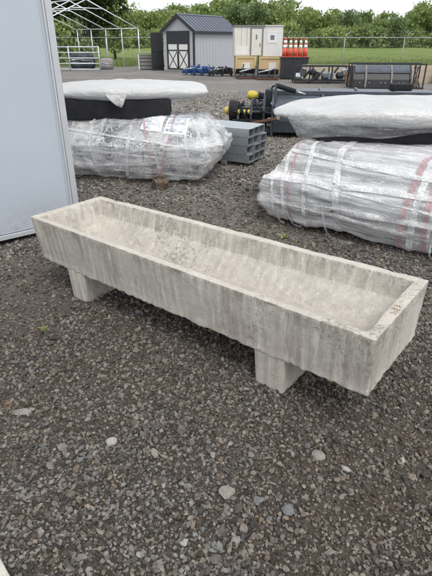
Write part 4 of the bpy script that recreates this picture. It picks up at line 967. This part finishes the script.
# ------------------------------------------------------------------ chain-link fence
FY, FH, FSP = 34.6, 1.74, 3.86
fx0 = at(342, 66).x * FY / at(342, 66).y
fe = thing('chain_link_fence', 'chain-link fence with slanted barbed wire arms along the field', 'fence', (fx0, FY, 0))
n0, n1 = -9, 9
for k in range(n0, n1 + 1):
    x = k * FSP
    po = B().tube((x, 0, -.1), (x, 0, FH + .03), .026, n=8).build('post', M['fencegalv'], fe, smooth=True)
    B().tube((x, 0, FH), (x + .28, -.28, FH + .36), .022, n=6).build('barb_arm', M['fencegalv'], po, smooth=True)
B().tube((n0 * FSP, 0, FH), (n1 * FSP, 0, FH), .021, n=8).build('top_rail', M['fencegalv'], fe, smooth=True)
for k in range(3):
    f = (k + 1) / 3; B().tube((n0 * FSP, -.26 * f, FH + .34 * f), (n1 * FSP + .26 * f, -.26 * f, FH + .34 * f),   .0016, n=4).build('barbed_wire', M['fencegalv'], fe)
Lf = (n1 - n0) * FSP; st = .12; nn_ = int(Lf / st); xa = n0 * FSP + np.arange(nn_) * st; wv = []; wf_ = []
for sgn in (1, -1):
    a = np.stack([xa, np.full(nn_, .004 * sgn), np.full(nn_, .03 if sgn > 0 else FH - .03)], 1); b = np.stack([xa + FH - .06, np.full(nn_, .004 * sgn), np.full(nn_, FH - .03 if sgn > 0 else .03)], 1)
    for d in ((0, -.0010, 0), (.0014, .0010, 0), (-.0014, .0010, 0)): wv += [a + np.array(d), b + np.array(d)]
wv = np.concatenate(wv); fs = []
for g_ in range(2):
    o_ = g_ * 6 * nn_; i = np.arange(nn_)
    for e in range(3):
        p0 = o_ + 2 * e * nn_ + i; p1 = o_ + (2 * e + 1) * nn_ + i; q0 = o_ + 2 * ((e + 1) % 3) * nn_ + i; q1 = o_ + (2 * ((e + 1) % 3) + 1) * nn_ + i
        fs.append(np.stack([p0, p1, q1, q0], 1))
tag(link('wire_mesh', bigmesh('wire_mesh', wv, np.concatenate(fs)), M['fencegalv'], fe), kind='stuff')

# ------------------------------------------------------------------ grass and weeds
n = 52000; x = rng.uniform(-32, 40, n); y = 35.6 + rng.exponential(5.0, n) + .5 * np.sin(x * .9) + .4 * np.sin(x * 2.3)
h = rng.uniform(.06, .26, n) * (1 + .5 * (y < 37)); a = rng.uniform(0, 6.28, n); wb = rng.uniform(.008, .03, n)
z = field_z(x, y) - .02; z = np.where(y < 36.6, -.02, z)
p0 = np.stack([x - np.cos(a) * wb, y - np.sin(a) * wb, z], 1); p1 = np.stack([x + np.cos(a) * wb, y + np.sin(a) * wb, z], 1); p2 = np.stack([x + rng.normal(0, .08, n), y + rng.normal(0, .08, n), z + h], 1)
V = np.stack([p0, p1, p2], 1).reshape(-1, 3); t = np.repeat(rng.uniform(0, 1, n), 3)
tag(link('grass', bigmesh('grass', V, np.arange(3 * n).reshape(-1, 3), np.stack([t, t, t], 1)), M_grassblade), 'rough green grass at the edge of the field', 'grass', kind='stuff')
def weed(px, py, s_, n_, label, seed):
    p = at(px, py); r = np.random.default_rng(seed); vs = []; fs = []; tt = []
    for k in range(n_):
        a = r.uniform(0, 6.28); el = r.uniform(.15, 1.2); L_ = s_ * r.uniform(.5, 1); d = np.array([math.cos(a) * math.cos(el), math.sin(a) * math.cos(el), math.sin(el)]); sd_ = np.array([-math.sin(a), math.cos(a), 0]) * L_ * .17
        b = np.array([r.normal(0, s_ * .35), r.normal(0, s_ * .25), 0]); q = len(vs)
        vs += [b, b + d * L_ * .5 + sd_, b + d * L_ + np.array([0, 0, -L_ * .2]), b + d * L_ * .5 - sd_]; fs.append((q, q + 1, q + 2, q + 3)); tt += [r.uniform(0, 1)] * 4
    t_ = np.array(tt); o = thing('weed', label, 'weed', (p.x, p.y, hg(p.x, p.y)))
    link('leaves', bigmesh('leaves', np.array(vs), np.array(fs), np.stack([t_] * 3, 1)), M_leaf[1], o)
weed(44, 329, .032, 40, 'small low green weed in the gravel left of the trough', 1)
weed(284, 234, .05, 55, 'green weed tuft behind the trough under the right bundle', 2)
weed(298, 238, .035, 30, 'smaller green weed beside the tuft behind the trough', 3)
weed(96, 262, .02, 14, 'tiny green weed sprig beside the left trough leg', 4)
# pale concrete corner at the bottom left
ca, cb_ = at(0, 557, .05), at(11, 577, .05); cd_ = cb_ - ca
cbk = thing('concrete_block', 'pale concrete block corner poking in at the bottom left', 'concrete block', (ca.x, ca.y, 0), math.atan2(cd_.y, cd_.x))
B().span((-.02, -.30, -.03), (.50, .0, .05)).build('slab', M['concpale'], cbk, .008)

# ------------------------------------------------------------------ trees
def crown(h, rx, base, nclump, per, leaf, seed, shape=1.0):
    r = np.random.default_rng(seed); cs = []; k = 0
    lob = [(r.normal(0, rx * .42), r.normal(0, rx * .42), base + (h - base) * r.uniform(.15, .92), r.uniform(.32, .58) * rx) for _ in range(11)]
    pts = []
    for _ in range(nclump):
        lx, ly, lz, lr = lob[r.integers(0, len(lob))]; d = r.normal(0, 1, 3); d /= np.linalg.norm(d); rad = lr * r.uniform(.55, 1.08)
        zz = lz + d[2] * rad * .95
        if zz > h: zz = h - r.uniform(0, .5)
        pts.append((lx + d[0] * rad, ly + d[1] * rad, max(base * .6, zz)))
    pts = np.array(pts); n_ = nclump * per
    cpos = np.repeat(pts, per, 0) + r.normal(0, leaf * 1.25, (n_, 3)) * np.array([1, 1, .7])
    nrm = r.normal(0, 1, (n_, 3)) + np.array([0, 0, .5]); nrm /= np.linalg.norm(nrm, axis=1)[:, None]
    a = np.cross(nrm, r.normal(0, 1, (n_, 3))); a /= np.linalg.norm(a, axis=1)[:, None]; b = np.cross(nrm, a)
    sz = leaf * r.uniform(.45, 1.1, n_)[:, None]; a *= sz; b *= sz * .6
    V = np.stack([cpos - a, cpos + b, cpos + a, cpos - b], 1).reshape(-1, 3)
    t = np.clip(np.repeat(np.repeat(r.uniform(.1, .9, nclump), per) + r.normal(0, .18, n_), 4), 0, 1)
    return V, np.arange(4 * n_).reshape(-1, 4), np.stack([t] * 3, 1), pts
def tree_parts(h, rx, base, nclump, per, leaf, seed, m_, tr_r):
    V, F, T, pts = crown(h, rx, base, nclump, per, leaf, seed); r = random.Random(seed)
    cm = bigmesh('crown', V, F, T); cm.materials.append(m_)
    b = B(); top = Vector((r.uniform(-.2, .2), 0, h * .72)); prev = Vector((0, 0, -.2)); rr = tr_r
    for k in range(1, 6):
        q = Vector((top.x * k / 5 + r.uniform(-.1, .1), r.uniform(-.1, .1), top.z * k / 5)); b.tube(prev, q, rr, rr * .78, 8); prev = q; rr *= .78
    for k in range(7):
        s0 = Vector((0, 0, base + (h * .7 - base) * r.random())); e = Vector(pts[r.randrange(len(pts))])
        b.tube(s0, s0.lerp(e, .55) + Vector((0, 0, .2)), tr_r * .38, tr_r * .22, 6); b.tube(s0.lerp(e, .55) + Vector((0, 0, .2)), e, tr_r * .22, tr_r * .07, 5)
    tm_ = b.mesh('trunk', smooth=True); tm_.materials.append(M['bark']); return cm, tm_
vari = [tree_parts(h_, rx, ba, 190, 15, .34, 40 + i, M_leaf[i % 3], .17) for i, (h_, rx, ba) in enumerate(((8.2, 3.6, .5), (7.2, 4.1, .4), (9.4, 3.2, .6), (6.4, 3.6, .3), (8.6, 4.4, .5)))]
shr = [tree_parts(h_, rx, ba, 110, 14, .30, 80 + i, M_leaf[(i + 1) % 3], .08) for i, (h_, rx, ba) in enumerate(((3.6, 3.0, .1), (4.4, 2.6, .1), (3.0, 3.2, .1)))]
def put_tree(parts, x, y, s_, rz, name, label, group):
    o = thing(name, label, name.replace('_', ' ').split()[-1], (x, y, float(field_z(np.array(x), np.array(y))) - .05), rz, group)
    o.scale = (s_, s_, s_ * random.uniform(.9, 1.1))
    link('crown', parts[0], None, o); link('trunk', parts[1], None, o)
def top_target(px):                                   # height profile of the far treeline in the photograph, as a pixel row
    prof = [(-60, 2), (60, 4), (130, 9), (160, 11), (185, 5), (205, 1), (240, -1), (275, 1), (300, 5), (325, 12), (350, 14), (375, 17), (398, 16), (412, 8), (432, 3), (480, 4), (560, 8)]
    for (a, b), (c, d) in zip(prof[:-1], prof[1:]):
        if a <= px <= c: return b + (d - b) * (px - a) / (c - a)
    return 6
def place_word(px):
    for lim, wd_ in ((48, 'behind the white box'), (95, 'behind the left of the canopy frame'), (135, 'behind the right of the canopy frame'), (165, 'left of the shed roof'), (200, 'above the shed gable'), (235, 'above the right of the shed roof'), (262, 'above the cream cabin'), (285, 'above the white cabin'), (310, 'above the traffic cones'), (348, 'above the steel rack'), (380, 'above the left of the loader bucket'), (412, 'above the right of the loader bucket'), (434, 'at the right edge')):
        if px < lim: return wd_
    return 'past the right edge'
rt = random.Random(21)
hts = (8.2, 7.2, 9.4, 6.4, 8.6)
for row, (yd, step) in enumerate(((92, 21), (106, 17))):
    px = 4 + row * 9
    while px < 470:
        pj = px + rt.uniform(-5, 5); y = yd + rt.uniform(-4, 4); x = (pj - CX) / FPX * (y * math.cos(PITCH) * 1.0 + EYE * math.sin(PITCH)); gz = float(field_z(np.array(x), np.array(y)))
        ty = top_target(pj) + rt.uniform(-2.5, 3) + (2.5 if row == 0 else 0)
        rr_ = ray(pj, ty); ztop = EYE + rr_.z * y / rr_.y; k = rt.randrange(5)
        put_tree(vari[k], x, y, max(.55, (ztop - gz) / hts[k]), rt.uniform(0, 6.28), 'broadleaf_tree', ('back row tree ' if row else 'front row tree ') + 'beyond the field, ' + place_word(pj), 'trees beyond the field')
        px += step
px = 6
while px < 470:                                        # undergrowth along the foot of the tree line
    pj = px + rt.uniform(-4, 4); y = 85 + rt.uniform(-3, 2); x = (pj - CX) / FPX * y * math.cos(PITCH) * 1.03
    put_tree(shr[rt.randrange(3)], x, y, rt.uniform(.6, 1.0), rt.uniform(0, 6.28), 'leafy_shrub', 'low shrub at the tree line foot, ' + place_word(pj), 'shrubs along the tree line'); px += 17
# nearer dark trees behind the canopy frame
nearp = [tree_parts(9.5, 3.6, 1.0, 420, 17, .20, 200, M_leaf[3], .24), tree_parts(8.5, 3.2, .8, 380, 17, .20, 201, M_leaf[3], .20), tree_parts(6.5, 2.6, .8, 300, 16, .18, 202, M_leaf[1], .15)]
for (k, px, y, s_, lab) in ((0, 62, 43, 1.0, 'large dark green tree behind the canopy frame, next to the white box'), (1, 92, 46, 1.0, 'dark green tree behind the middle of the canopy frame'), (2, 117, 49, 1.0, 'lighter green tree behind the right end of the canopy frame'), (0, 22, 44, 1.05, 'dark tree mostly hidden behind the white box')):
    put_tree(nearp[k], (px - CX) / FPX * y * math.cos(PITCH) * 1.03, y, s_, k * 1.3 + .4, 'broadleaf_tree', lab, None)
for i, (px, y, s_) in enumerate(((58, 41, .8), (76, 42.5, .62), (40, 41, .85))):
    put_tree(shr[i], (px - CX) / FPX * y * math.cos(PITCH) * 1.03, y, s_, i, 'leafy_shrub', ('dense green shrub behind the left half of the gate', 'low green shrub behind the right half of the gate', 'green shrub hidden behind the white box and gate end')[i], None)
